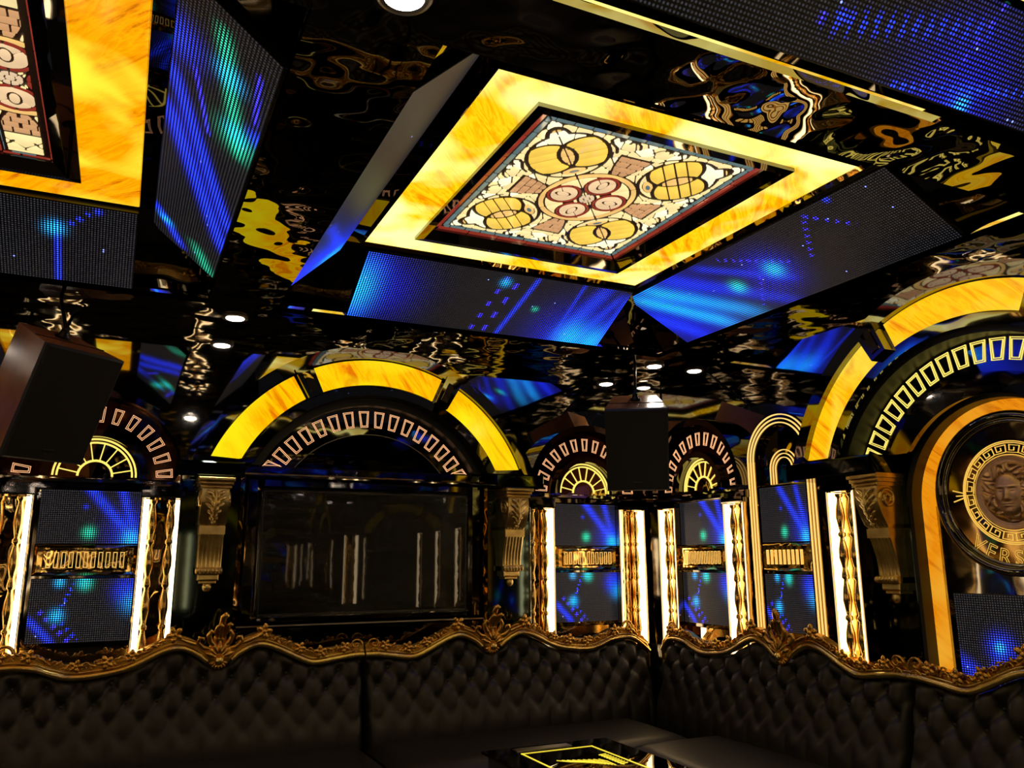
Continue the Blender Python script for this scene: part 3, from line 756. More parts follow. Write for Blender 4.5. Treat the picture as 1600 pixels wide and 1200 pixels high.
# ---- corbel --------------------------------------------------------
def corbel(loc, rotz, label, top, k=1.0):
    """scroll bracket, local z=0 at its top"""
    t = thing('corbel', label, 'corbel', (loc[0], loc[1], top), rotz, 'gold scroll corbels')
    for i, (w_, d, z0, z1) in enumerate(((.105, .20, -.022, 0), (.098, .188, -.042, -.024), (.090, .178, -.062, -.044))):
        MB().bev(-w_*k, w_*k, -d, 0, z0, z1, .006).build('cap_moulding', 'corbel_gold', t)
    # scrolled body: side profile (depth, z) swept across the width
    prof = [(.165, -.062), (.172, -.10), (.168, -.15), (.150, -.20), (.122, -.25), (.100, -.275), (.104, -.29), (.106, -.315), (.098, -.33), (.086, -.37), (.070, -.42), (.062, -.47), (.060, -.51)]
    b_ = MB(); W = [.078 if z > -.27 else .070 for d, z in prof]
    nf = 40; vs_, fs = [], []
    for (d, z), w_ in zip(prof, W):
        for i in range(nf+1):
            x = -w_+2*w_*i/nf; fl = 0.0
            if z < -.27: fl = .007*(abs(math.sin(PI*i/nf*6))-.5)
            vs_.append((x*k, -d-fl, z))
    m_ = len(prof)
    for r in range(m_-1):
        for i in range(nf): fs.append((r*(nf+1)+i, (r+1)*(nf+1)+i, (r+1)*(nf+1)+i+1, r*(nf+1)+i+1))
    b_.add(vs_, fs, True)
    for s_ in (0, nf):
        q = [(vs_[r*(nf+1)+s_]) for r in range(m_)]; back = [(p[0], 0, p[2]) for p in q]
        b_.add(q+back, [(r, r+1, m_+r+1, m_+r) if s_ == 0 else (r+1, r, m_+r, m_+r+1) for r in range(m_-1)])
    b_.build('scroll_body', 'corbel_gold', t)
    MB().box(-.074*k, .074*k, -.112, 0, -.318, -.272).build('collar', 'corbel_gold', t)
    for s_ in (-1, 1):   # side volutes
        P = []
        for i in range(40):
            a = i/39*3.6*PI; r = .052*(1-i/46); P.append((s_*(.079+.006*i/39)*k, -.105-r*math.cos(a)*1.0, -.125+r*math.sin(a)))
        MB().tube(P, .010, 6).build('volute', 'corbel_gold', t)
    lf = MB()                                    # acanthus leaf
    for zz, wd_, dd in ((-.10, .050, .176), (-.135, .058, .174), (-.17, .050, .166), (-.205, .038, .152), (-.238, .022, .134)):
        for s_ in (-1, 1):
            lf.blob((s_*wd_*.55*k, -dd, zz+.008), .012, .013, wd_*.62, s_*.95, 8, 6); lf.blob((s_*wd_*.25*k, -dd-.004, zz-.012), .009, .012, wd_*.4, s_*.55, 8, 6)
    P = [(0, -.180, -.075), (0, -.184, -.13), (0, -.176, -.18), (0, -.155, -.225), (0, -.130, -.262)]
    lf.tube(P, [.008, .010, .009, .008, .004], 6)
    lf.build('acanthus_leaf', 'corbel_gold', t)
    bd = MB(); bd.tube([(-.076*k, -.066, -.522), (.076*k, -.066, -.522)], .020, 10)
    for i in range(7): bd.blob(((-.066+.022*i)*k, -.082, -.522), .012, .012, .016)
    bd.build('bead_roll', 'corbel_gold', t)
    MB().bev(-.060*k, .060*k, -.060, 0, -.575, -.54, .006).build('drop', 'corbel_gold', t)
    MB().bev(-.048*k, .048*k, -.048, 0, -.592, -.577, .004).build('drop', 'corbel_gold', t)
    MB().blob((0, -.022, -.612), .028, .022, .03).build('drop_tip', 'corbel_gold', t)
    return t

# ---- television arch -----------------------------------------------
TVX = 1.43
t = thing('television_arch', 'wide arch with three glowing amber segments above the television', 'arch', onA(TVX), 0)
ZC, BASE = 1.74, 2.115
def asin_d(z, r): return math.degrees(math.asin(max(-1, min(1, (z-ZC)/r))))
def big_ring(t, zc, base, r0, r1, y0, y1, mat, name, n=60):
    a0 = math.degrees(math.asin((base-zc)/r1)); a00 = math.degrees(math.asin((base-zc)/r0))
    return MB().sector(0, zc, r0, r1, a0, 180-a0, y0, y1, n, clipz=base).build(name, mat, t)
big_ring(t, ZC, BASE, 1.078, 1.155, -.23, 0, 'ring_mirror', 'outer_rim')
big_ring(t, ZC, BASE, .90, 1.076, -.185, 0, 'black_gloss', 'ring_bed')
big_ring(t, ZC, BASE, .84, .898, -.22, 0, 'ring_mirror', 'inner_rim')
big_ring(t, ZC, BASE, .79, .838, -.12, 0, 'dark_rim', 'step_rim')
big_ring(t, ZC, BASE, .615, .788, -.03, 0, 'ring_mirror', 'engraved_ring')
def seg(a0, a1, r0=.912, r1=1.07, zc=ZC, base=None, mat='onyx_arch', y=-.20, name='onyx_segment', tt=None):
    return MB().sector(0, zc, r0, r1, a0, a1, y, -.185, 20, clipz=base).build(name, mat, tt or t)
seg(66.7, 113.4)
seg(120.6, 157.5, base=2.14); seg(22.5, 59.6, base=2.14)
for a in (117, 63):
    MB().sector(0, ZC, .90, 1.10, a-2.9, a+2.9, -.25, -.185, 4).build('keystone', 'ring_mirror', t)
    MB().sector(0, ZC, .93, 1.06, a-1.4, a+1.4, -.257, -.25, 4).build('keystone_plate', 'bronze_mirror', t)
for k in range(16):
    rect_outline(0, ZC, .662, .765, 30.5+119*k/15, .032, .0031, clipz=BASE+.003).build('engraved_rectangle', 'engraved_pink', t, loc=(0, -.0345, 0))
a0 = math.degrees(math.asin((BASE-ZC)/.61))
A_ = [math.radians(a0+(180-2*a0)*i/30) for i in range(31)]
MB().prism([(.61*math.cos(a), ZC+.61*math.sin(a)) for a in A_], -.035, 0).build('black_half_disc', 'dark_glass', t)
b_ = MB(); b_.tube([(.612*math.cos(a), -.036, ZC+.612*math.sin(a)) for a in A_], .003, 5); b_.build('disc_rim', 'steel', t)
MB().bev(-.80, .80, -.10, 0, BASE-.055, BASE-.002, .008).build('ledge', 'ring_mirror', t)
for s_ in (-1, 1):
    MB().bev(*sorted((s_*.80, s_*1.16)), -.25, 0, BASE-.09, BASE-.002, .01).build('capital', 'green_marble', t)
    MB().bev(*sorted((s_*.80, s_*1.13)), -.10, 0, .97, BASE-.092, .006).build('marble_pier', 'green_marble', t)
corbel(onA(TVX-.955, 0, .10), 0, 'gold scroll corbel left of the television', 2.018, .95)
corbel(onA(TVX+.955, 0, .10), 0, 'gold scroll corbel right of the television', 2.018, .95)
# frame and television
t = thing('television_surround', 'black glossy surround framing the television', 'frame', onA(TVX), 0)
for (x0, x1, z0, z1) in ((-.77, -.68, 1.18, 2.05), (.68, .77, 1.18, 2.05), (-.678, .678, 1.975, 2.05), (-.678, .678, 1.18, 1.222)):
    MB().bev(x0, x1, -.085, 0, z0, z1, .02).build('frame_bar', 'black_gloss', t)
MB().box(-.78, .78, -.09, -.084, 1.172, 1.180).build('bottom_trim', 'steel', t)
for s_ in (-1, 1): MB().box(s_*.79-.012, s_*.79+.012, -.10, 0, 1.1, 2.05).build('side_strip', 'bronze_mirror', t)
MB().bev(-.78, .78, -.05, 0, .97, 1.168, .01).build('lower_panel', 'ring_mirror', t)
t = thing('television', 'wall television still wrapped in crinkled clear plastic film', 'television', onA(TVX), 0)
MB().bev(-.664, .664, -.07, -.005, 1.226, 1.972, .006).build('body', 'black_plastic', t)
MB().box(-.654, .654, -.0725, -.0705, 1.244, 1.962).build('screen', 'dark_glass', t)
nx, nz = 60, 34; vs_, fs = [], []
for j in range(nz+1):
    for i in range(nx+1):
        x, z = -.668+1.336*i/nx, 1.222+.754*j/nz
        q = mnoise.fractal(Vector((x*4+z*3, z*9-x*2, 2.0)), 1.0, 2.0, 4)
        vs_.append((x, -.078-.006*abs(q), z))
for j in range(nz):
    for i in range(nx): fs.append((j*(nx+1)+i, j*(nx+1)+i+1, (j+1)*(nx+1)+i+1, (j+1)*(nx+1)+i))
MB().add(vs_, fs, True).build('plastic_film', 'plastic_film', t)

# ---- medallion arch -------------------------------------------------
MY = 2.385; ZC2, BASE2 = 1.78, 2.06
t = thing('medallion_arch', 'large arch with glowing amber segments around the medallion on the right wall', 'arch', onB(MY), RB)
def ring2(r0, r1, y0, y1, mat, name): return big_ring(t, ZC2, BASE2, r0, r1, y0, y1, mat, name, 70)
ring2(1.0, 1.07, -.31, 0, 'ring_mirror', 'outer_rim')
ring2(.845, .998, -.265, 0, 'black_gloss', 'ring_bed')
ring2(.79, .843, -.30, -.25, 'ring_mirror', 'inner_rim')
ring2(.765, .842, -.249, 0, 'dark_rim', 'step_rim')
ring2(.60, .763, -.13, 0, 'ring_mirror', 'engraved_ring')
ring2(.50, .598, -.16, 0, 'black_gloss', 'black_band')
for a0, a1, bz in ((67.5, 112.5, None), (120.6, 163.5, 2.075), (16.5, 59.4, 2.075)):
    MB().sector(0, ZC2, .855, .993, a0, a1, -.28, -.265, 24, clipz=bz).build('onyx_segment', 'onyx_arch_right', t)
for a in (116.7, 63.3):
    MB().sector(0, ZC2, .845, 1.02, a-3.2, a+3.2, -.34, -.265, 4).build('keystone', 'ring_mirror', t)
    MB().sector(0, ZC2, .87, .99, a-1.6, a+1.6, -.347, -.34, 4).build('keystone_plate', 'bronze_mirror', t)
for k in range(19):
    rect_outline(0, ZC2, .652, .752, 24+132*k/18, .036, .0034, clipz=BASE2+.003).build('engraved_rectangle', 'engraved_yellow', t, loc=(0, -.1345, 0))
for s_ in (-1, 1):
    MB().bev(*sorted((s_*.50, s_*1.08)), -.33, 0, BASE2-.09, BASE2-.002, .01).build('capital', 'green_marble', t)
    MB().bev(*sorted((s_*.49, s_*.72)), -.10, 0, .97, BASE2-.092, .006).build('marble_pier', 'green_marble', t)
    MB().bev(*sorted((s_*.725, s_*.93)), -.13, 0, .97, BASE2-.092, .006).build('black_pier', 'black_gloss', t)
pilaster(onB(3.195, 0, .13), RB, 'bright baluster pilaster under the medallion arch beside the corbel', 1.035, 1.90, W=.18)
corbel(onB(2.98, 0, .10), RB, 'gold scroll corbel left of the medallion', 1.968, .9)
# amber band round the medallion
t2 = thing('onyx_band', 'plain amber onyx band arching round the medallion', 'wall light', onB(MY), RB)
zb_ = 1.80
MB().sector(0, zb_, .388, .465, 0, 180, -.032, -.02, 40).build('band_arch', 'onyx_band', t2)
for s_ in (-1, 1): MB().box(*sorted((s_*.398, s_*.465)), -.032, -.02, .98, zb_).build('band_leg', 'onyx_band', t2)
MB().sector(0, zb_, .467, .498, 0, 180, -.10, 0, 40).build('black_edge', 'dark_rim', t2)
for s_ in (-1, 1): MB().box(*sorted((s_*.467, s_*.488)), -.10, 0, .97, zb_).build('black_edge', 'dark_rim', t2)
MB().prism([(-.387, .98), (.387, .98)]+[(.387*math.cos(a), zb_+.387*math.sin(a)) for a in [PI*i/24 for i in range(25)]], -.018, 0).build('back_plate', 'black_gloss', t2)
# medallion
t = thing('medallion', 'round relief medallion with curly-haired head inside a glowing key-pattern ring', 'medallion', onB(MY, 1.84, .018), RB)
MB().sector(0, 0, .001, .34, 0, 360, -.012, 0, 48).build('mirror_disc', 'medallion_mirror', t)
oc = [(.352*math.cos(a), .352*math.sin(a)) for a in [PI*2*i/64 for i in range(64)]]
MB().tube([(x, -.02, z) for x, z in oc], .022, 10, closed=True).build('black_rim', 'black_gloss', t)
MB().tube([(x*.925, -.016, z*.925) for x, z in oc], .010, 8, closed=True).build('mirror_rim', 'ring_mirror', t)
for r in (.232, .170):
    b_ = MB()
    for rr in (r, r-.008): b_.sector(0, 0, rr-.0022, rr+.0022, 0, 360, -.016, -.012, 64)
    b_.build('key_ring_line', 'key_gold', t)
nk = 20
kb = MB()
def pol(r, a): return (r*math.cos(a), r*math.sin(a))
def key_unit(b_, a, da):
    # one meander: radial and tangential strokes
    pts = [(.182, 0), (.215, 0), (.215, .72), (.190, .72), (.190, .36), (.203, .36)]
    P = [pol(r, a+t_*da) for r, t_ in pts]
    for p, q in zip(P, P[1:]): b_.bar(p, q, .0030, -.016, -.012)
    b_.bar(pol(.182, a+.0*da), pol(.182, a+1.0*da*.9), .0030, -.016, -.012)
for k in range(nk):
    kb = MB(); key_unit(kb, 2*PI*k/nk, 2*PI/nk); kb.build('key_pattern', 'key_gold', t)
for s_ in (-1, 1):
    b_ = MB(); b_.bar((s_*.235, .012), (s_*.285, .026), .005, -.016, -.012); b_.bar((s_*.235, -.012), (s_*.285, -.026), .005, -.016, -.012); b_.bar((s_*.235, 0), (s_*.27, 0), .005, -.016, -.012)
    b_.build('side_clasp', 'key_gold', t)
# relief head
n_ = 110; vs_, fs, idx = [], [], {}
def sm(x, a, b_): 
    x = max(0, min(1, (x-a)/(b_-a))); return x*x*(3-2*x)
def ell(x, y, cx, cy, rx, ry): 
    d = ((x-cx)/rx)**2+((y-cy)/ry)**2; return math.sqrt(max(0, 1-d))
def head_h(x, y):
    r = math.hypot(x, y); h = .03
    if r > .93: return .07
    if r > .86: h = .05
    # hair: flowing curls around the face
    a = math.atan2(y-.05, x); hr = math.hypot(x*1.02, (y-.10)*.95)
    hair = sm(hr, .74, .60)*(1-sm(hr, .34, .24) if y > -.1 else 1)*(1 if y > -.62 else 0)
    wv_ = .5+.5*math.sin(9*a+10*hr+2.5*math.sin(5*a+7*hr)+3*mnoise.noise(Vector((x*3, y*3, 1))))
    lock = .5+.5*math.sin(26*hr+6*math.sin(6*a)+4*mnoise.noise(Vector((x*4, y*4, 7))))
    h += hair*(.16+.13*wv_+.07*lock)
    f = ell(x, y, 0, -.06, .34, .48)
    face = 0
    if f > 0:
        face = .16+.26*f**.7
        face += .11*math.exp(-((x/.055)**2))*sm(y, .10, -.10)*(1 if y > -.16 else math.exp(-((y+.16)/.03)**2))      # nose
        face += .05*math.exp(-((x/.075)**2+((y+.14)/.045)**2))
        for s_ in (-1, 1):
            face -= .07*math.exp(-(((x-s_*.14)/.075)**2+((y-.045)/.05)**2))       # sockets
            face += .055*math.exp(-(((x-s_*.14)/.045)**2+((y-.04)/.022)**2))      # eyes
            face += .04*math.exp(-(((x-s_*.14)/.09)**2+((y-.115)/.02)**2))        # brows
            face += .03*math.exp(-(((x-s_*.2)/.07)**2+((y+.12)/.07)**2))          # cheeks
        face += .05*math.exp(-((x/.085)**2+((y+.255)/.018)**2))+.05*math.exp(-((x/.07)**2+((y+.30)/.02)**2))-.04*math.exp(-((x/.1)**2+((y+.276)/.008)**2))
        face += .04*math.exp(-((x/.08)**2+((y+.42)/.06)**2))
        face *= sm(f, 0, .25)
    neck = .14*math.exp(-((x/.17)**4))*(1 if -.75 < y < -.4 else 0)
    if .74 < r < .9: h += .03*(1 if math.sin(a*34) > .2 and abs(r-.80) < .035 else 0)
    return max(h, face, neck) if f <= .35 else max(h*.6, face)
for j in range(n_+1):
    for i in range(n_+1):
        x, y = -1+2*i/n_, -1+2*j/n_; r = math.hypot(x, y)
        if r <= 1.0: idx[(i, j)] = len(vs_); vs_.append((x*.163, -.014-head_h(x*(.80 if r < .82 else 1), y*(.80 if r < .82 else 1))*.085, y*.163))
for j in range(n_):
    for i in range(n_):
        q = [(i, j), (i+1, j), (i+1, j+1), (i, j+1)]
        if all(p in idx for p in q): fs.append(tuple(idx[p] for p in q))
MB().add(vs_, fs, True).build('relief_head', 'medallion_bronze', t)
rim = MB(); rim.tube([(.163*math.cos(2*PI*i/64), -.016, .163*math.sin(2*PI*i/64)) for i in range(64)], .006, 8, closed=True); rim.build('relief_rim', 'medallion_bronze', t)
# outline lettering below the ring
def letter(ch, parent, loc, ry, size, mat):
    cu = bpy.data.curves.new('letter', 'FONT'); cu.body = ch; cu.size = size; cu.fill_mode = 'NONE'; cu.bevel_depth = .0013; cu.bevel_resolution = 1; cu.align_x = 'CENTER'; cu.resolution_u = 4
    o = bpy.data.objects.new('tmp', cu); COL.objects.link(o); dg = bpy.context.evaluated_depsgraph_get()
    me = bpy.data.meshes.new_from_object(o.evaluated_get(dg)); bpy.data.objects.remove(o)
    me.materials.clear()
    return link('letter', me, mat, parent, loc=loc, rot=(Matrix.Rotation(ry, 3, 'Y') @ Matrix.Rotation(PI/2, 3, 'X')).to_euler())
for k, ch in enumerate('VERSACE'):
    a = math.radians(-90+(k-3)*13.2); r = .325
    letter(ch, t, (r*math.cos(a), -.0145, r*math.sin(a)), -math.radians((k-3)*13.2), .098, 'key_gold')
s = Screen(56, 38, .70, .40, .13, 21); s.glow(.30, .42, .05, BLUE, 1.2).glow(.29, .42, .02, CYAN, 1.0).streak((.0, .25), (.25, -.1), .03, BLUE, .8).streak((.30, .42), (.22, .1), .02, BLUE, .5).streak((.6, .9), (.9, .2), .03, BLUE, .8).glow(.8, .5, .05, GREEN, .9)
t = thing('led_screen', 'LED screen below the medallion with one bright blue spot', 'LED screen', onB(MY, .985, .03), RB, 'small LED screens in the arched panels')
o = link('led_face', s.mesh('led_face'), None, t)
MB().box(-.352, .352, .002, .02, -.002, .402).build('housing', 'black_plastic', t)

# ------------------------------------------------------------------ sofas
NS = [(0, 1.0), (.065, 1.008), (.11, 1.045), (.20, 1.083), (.29, 1.068), (.45, .994)]
SHORT = NS+[(.53, .970), (.66, .985), (.76, .998), (.82, .998)]
LONG = NS+[(.58, .968), (.72, .960), (.82, .985), (.90, 1.014), (1.04, 1.020), (1.13, .98), (1.20, .92)]
LONGB = LONG[:-2]+[(1.09, 1.0), (1.145, .94)]
def smooth_curve(pts, n):
    """Catmull-Rom through (u, z), resampled evenly in u"""
    P = [np.array(p) for p in pts]; P = [2*P[0]-P[1]]+P+[2*P[-1]-P[-2]]; out_ = []
    for i in range(1, len(P)-2):
        for k in range(10):
            t_ = k/10; a, b_, c, d = P[i-1:i+3]
            out_.append(.5*((2*b_)+(-a+c)*t_+(2*a-5*b_+4*c-d)*t_**2+(-a+3*b_-3*c+d)*t_**3))
    out_.append(P[-2]); out_ = np.array(out_); u = np.linspace(out_[0, 0], out_[-1, 0], n)
    return u, np.interp(u, out_[:, 0], out_[:, 1])
SEAT = .52
fl = MB()
for k in range(5):
    a = 2*PI*k/5+PI/2; fl.blob((.021*math.cos(a), -.006, .021*math.sin(a)), .0125, .008, .017, PI/2-a, 8, 6)
fl.blob((0, -.012, 0), .011, .009, .011, 0, 8, 6)
flower_me = fl.mesh('flower')
def scroll_mesh(r0, turns, th, flip=1, nm='scroll'):
    P, rr = [], []
    n = 26
    for i in range(n):
        t_ = i/(n-1); a = turns*2*PI*t_; r = r0*(1-.82*t_); P.append((flip*(r*math.cos(a)), -.004-.006*t_, r*math.sin(a))); rr.append(th*(1-.45*t_))
    return MB().tube(P, rr, 6).mesh(nm)
scr_r, scr_l = scroll_mesh(.040, 1.25, .009, 1), scroll_mesh(.040, 1.25, .009, -1)
btn_me = MB().blob((0, 0, 0), .011, .006, .011, 0, 10, 6).mesh('button')
def crest_parts(t):
    """shell crest, local origin at the notch of the rail"""
    for k in range(7):
        a = math.radians(-66+22*k); L = .060 if abs(k-3) > 1 else .070
        MB().blob((math.sin(a)*L*.78, -.030, .012+math.cos(a)*L*.78), .0155, .018, L*.62, a, 10, 6).build('shell_rib', 'carved_gold', t)
    MB().blob((0, -.045, .0), .024, .020, .024, 0, 10, 8).build('shell_boss', 'moulding_gold', t)
    for k in range(7):
        a = math.radians(110+23.3*k); MB().blob((math.sin(a)*.034, -.026, math.cos(a)*.034), .008, .012, .020, a, 8, 5).build('beard_leaf', 'carved_gold', t)
    MB().blob((0, -.022, .115), .036, .016, .046, 0, 10, 8).build('crest_hollow', 'carved_gold', t)
    # plume that curls over to the right
    for (dx, rr_, h) in ((0, .017, .245), (-.024, .013, .19), (.024, .013, .195)):
        P = [(dx*.6, -.03, .12), (dx*1.2, -.034, .15), (dx*1.25+.004, -.04, h*.8), (dx+.010, -.052, h*.95), (dx+.022, -.066, h), (dx+.034, -.070, h*.96)]
        MB().tube(P, [rr_*.6, rr_, rr_*1.15, rr_*1.2, rr_, rr_*.5], 8).build('plume', 'carved_gold', t)
    for s_ in (-1, 1):
        P = [(s_*.020, -.03, .075), (s_*.050, -.034, .100), (s_*.062, -.038, .135), (s_*.048, -.044, .160), (s_*.034, -.046, .150)]
        MB().tube(P, [.012, .016, .015, .012, .006], 8).build('side_leaf', 'carved_gold', t)
        P = [(s_*.040, -.028, .060), (s_*.085, -.030, .070), (s_*.115, -.032, .098), (s_*.108, -.036, .125), (s_*.088, -.038, .122), (s_*.086, -.038, .108)]
        MB().tube(P, [.010, .014, .014, .012, .010, .006], 8).build('side_scroll', 'carved_gold', t)
        P = [(s_*.10, -.026, .082), (s_*.15, -.026, .098), (s_*.20, -.026, .118)]
        MB().tube(P, [.008, .013, .008], 8).build('side_leaf', 'carved_gold', t)
def sofa(loc, rotz, label, left, right_, group, seed, seat_cut=(0, 0)):
    """loc: wall point below the crest; left/right profiles (distance from crest, height)"""
    rs = random.Random(seed)
    t = thing('tufted_sofa', label, 'sofa', (loc[0], loc[1], FLOOR_Z), rotz, group)
    dz = -FLOOR_Z
    ul, zl = smooth_curve(left, 60); ur, zr = smooth_curve(right_, 60)
    U = np.r_[-ul[::-1], ur[1:]]; Zt = np.r_[zl[::-1], zr[1:]]
    x0, x1 = U[0], U[-1]
    zt = lambda x: float(np.interp(x, U, Zt))
    YR = -.20
    # tufted back
    nu = int((x1-x0)/.0125); nv = 44; vs_, fs = [], []; du, dv = .150, .098
    for j in range(nv+1):
        for i in range(nu+1):
            x = x0+(x1-x0)*i/nu; top = zt(x)-.006; v_ = j/nv; z = SEAT-.06+(top-SEAT+.06)*v_
            zz = (z-1.02)
            p, q = x/du+zz/dv/2, x/du-zz/dv/2
            puff = (abs(math.sin(PI*p))*abs(math.sin(PI*q)))**.42
            low = sm(z, .58, .68)
            d = .034*puff*low*(.5+.5*sm(z, .68, .92))+.026*(1-low)*abs(math.cos(PI*x/du))**.3
            # dimple at buttons
            rp, rq = p-round(p), q-round(q); dx, dzz = (rp+rq)/2*du, (rp-rq)*dv; dd = dx*dx+dzz*dzz
            d -= .024*math.exp(-dd/.0010)*low*(.35+.65*sm(z, .68, .90))
            e = min(1, min(x-x0, x1-x)/.05); edge = math.sqrt(max(0, 1-(1-e)**2))
            lean = .10*(1-sm(z, SEAT, 1.02))
            tp = math.sqrt(max(0, 1-max(0, (v_-.93)/.07)**2))
            vs_.append((x, YR+.04-(lean+d+.055)*(.25+.75*edge)*(.3+.7*tp), z+dz))
    W_ = nu+1
    for j in range(nv):
        for i in range(nu): fs.append((j*W_+i, j*W_+i+1, (j+1)*W_+i+1, (j+1)*W_+i))
    MB().add(vs_, fs, True).build('tufted_back', 'leather', t)
    # buttons
    for m_ in range(-1, 5):
        zc_ = 1.02-m_*dv
        for i in range(-12, 13):
            x = (i+(m_ % 2)*.5)*du
            if x0+.05 < x < x1-.05 and .66 < zc_ < zt(x)-.05:
                link('button', btn_me, 'leather', t, loc=(x, YR+.04-(.10*(1-sm(zc_, SEAT, 1.02))+.055-.014), zc_+dz))
    # plain rear body, cheeks and seat
    n2 = len(U); poly = [(x, z-.02+dz) for x, z in zip(U[::4], Zt[::4])]; poly = [(x0, 0.0)]+poly+[(x1, zt(x1)-.02+dz), (x1, 0.0)]
    MB().prism(poly, YR+.03, -.14).build('back_shell', 'leather', t)
    b_ = MB(); SD = -.98; sx0, sx1 = x0+.004+seat_cut[0], x1-.004-seat_cut[1]
    vs_, fs = [], []; ns, nd = 40, 14
    for j in range(nd+1):
        for i in range(ns+1):
            x = sx0+(sx1-sx0)*i/ns; v_ = j/nd; y = -.16+(SD+.16)*v_
            e = min(1, min(i, ns-i)/1.5); ef = math.sqrt(max(0, 1-max(0, (v_-.86)/.14)**2))
            z = SEAT-.05+.05*min(e, 1)*ef+.006*math.sin(PI*min(1, v_))
            vs_.append((x, y, z+dz))
    for j in range(nd):
        for i in range(ns): fs.append((j*(ns+1)+i, (j+1)*(ns+1)+i, (j+1)*(ns+1)+i+1, j*(ns+1)+i+1))
    b_.add(vs_, fs, True); b_.box(sx0, sx1, SD, -.16, .10, SEAT-.05+dz)
    b_.build('seat_cushion', 'leather', t)
    MB().box(sx0+.01, sx1-.01, SD+.04, -.16, 0, .099).build('plinth', 'black_plastic', t)
    # carved rail
    rail = bpy.data.objects.new('carved_rail', None)
    path = [(x, YR-.03, z+.012+dz) for x, z in zip(U[::2], Zt[::2]) if abs(x) > .05]
    L = [p for p in path if p[0] < 0]; Rr_ = [p for p in path if p[0] > 0]
    base = MB()
    for side in (L, Rr_):
        n3 = len(side); vs_, fs = [], []
        for (x, y, z) in side:
            hh = .042
            vs_ += [(x, YR-.022, z+.014), (x, YR-.022, z+.014+hh), (x, YR+.02, z+.014+hh+.004), (x, YR+.02, z-.01)]
        for i in range(n3-1):
            for k in range(4): fs.append((4*i+k, 4*i+4+k, 4*i+4+(k+1) % 4, 4*i+(k+1) % 4))
        base.add(vs_, fs+[(0, 1, 2, 3), (4*n3-1, 4*n3-2, 4*n3-3, 4*n3-4)])
    rail_o = base.build('carved_rail', 'carved_gold', t)
    for side in (L, Rr_):
        MB().tube([(x, y-.004, z-.006) for x, y, z in side], .0165, 10).build('round_moulding', 'moulding_gold', rail_o)
        MB().tube([(x, y-.006, z+.017) for x, y, z in side], .005, 6).build('bead_moulding', 'moulding_gold', rail_o)
    # flowers and foliage
    for s_, prof in ((-1, left), (1, right_)):
        end = prof[-1][0]
        fx = [.235, .44, .56, .70] + ([.92, 1.05] if end > 1 else [])
        for k, u in enumerate(fx):
            x = s_*u; sc = 1.25 if k == 0 else (.95 if k % 2 else 1.05)
            link('flower', flower_me, 'carved_gold', rail_o, loc=(x, YR-.036, zt(x)+.062+dz+(.014 if k == 0 else 0)), rot=(0, rs.uniform(0, 6), 0), scale=(sc, sc, sc))
        fo = MB(); u = .27
        while u < end-.04:
            x = s_*u; z = zt(x)+.045+dz+rs.uniform(-.008, .026); r = rs.uniform(.008, .016)
            if rs.random() < .45:
                cx, cz, n = x, z, 10; fl_ = rs.choice((-1, 1)); P = []
                for i in range(n): a = i/(n-1)*1.5*PI+rs.uniform(0, .2); q = .016*(1-i/(n+3)); P.append((cx+fl_*q*math.cos(a), YR-.030, cz+q*math.sin(a)))
                fo.tube(P, [.0055*(1-.05*i) for i in range(n)], 5)
            else: fo.blob((x, YR-.028, z), r*.6, .010, r*1.4, rs.uniform(-1.4, 1.4), 6, 5)
            u += rs.uniform(.010, .017)
        o = fo.build('foliage', 'carved_gold', rail_o); o['kind'] = 'stuff'
        x = s_*(end-.045)
        if end < 1:
            link('scroll', scr_r if s_ > 0 else scr_l, 'carved_gold', rail_o, loc=(s_*(end-.05), YR-.03, zt(x)+.066+dz), scale=(.9, 1, .8))
            link('scroll', scr_l if s_ > 0 else scr_r, 'carved_gold', rail_o, loc=(s_*(end-.045), YR-.034, zt(x)+.018+dz), scale=(.75, 1, .6))
        else:
            link('scroll', scr_l if s_ > 0 else scr_r, 'carved_gold', rail_o, loc=(s_*1.03, YR-.03, zt(s_*1.03)+.075+dz), scale=(1.1, 1, 1.1))
            P = [(s_*(end-.10), YR-.034, zt(s_*(end-.10))+.02+dz), (s_*(end-.03), YR-.034, zt(s_*(end-.03))+.03+dz), (s_*end, YR-.03, zt(s_*end)-.01+dz), (s_*(end+.005), YR-.026, zt(s_*end)-.10+dz)]
            MB().tube(P, [.014, .016, .012, .006], 8).build('end_leaf', 'carved_gold', rail_o)
    # crest
    cr_ = bpy.data.objects.new('shell_crest', None)
    n0 = len(bpy.data.objects)
    ce = bpy.data.objects.new('shell_crest', MB().blob((0, -.012, .03), .075, .02, .075, 0, 12, 8).mesh('shell_crest')); COL.objects.link(ce)
    ce.data.materials.append(MATS['carved_gold']); ce.parent = t; ce.location = (0, YR-.02, 1.015+dz)
    crest_parts(ce)
    bpy.data.objects.remove(cr_); bpy.data.objects.remove(rail)
    return t
GS = 'black tufted sofas with gold rails'
sofa(onA(.555), 0, 'black tufted leather sofa section below the left half of the television', LONG, SHORT, GS, 1)
sofa(onA(2.205), 0, 'black tufted leather sofa section on the television wall next to the corner', SHORT, LONG, GS, 2, (0, .175))
sofa(onB(3.69), RB, 'black tufted leather sofa section on the right wall next to the corner', LONGB, SHORT, GS, 3, (.60, 0))
sofa(onB(2.045), RB, 'black tufted leather sofa section below the medallion', SHORT, LONG, GS, 4)

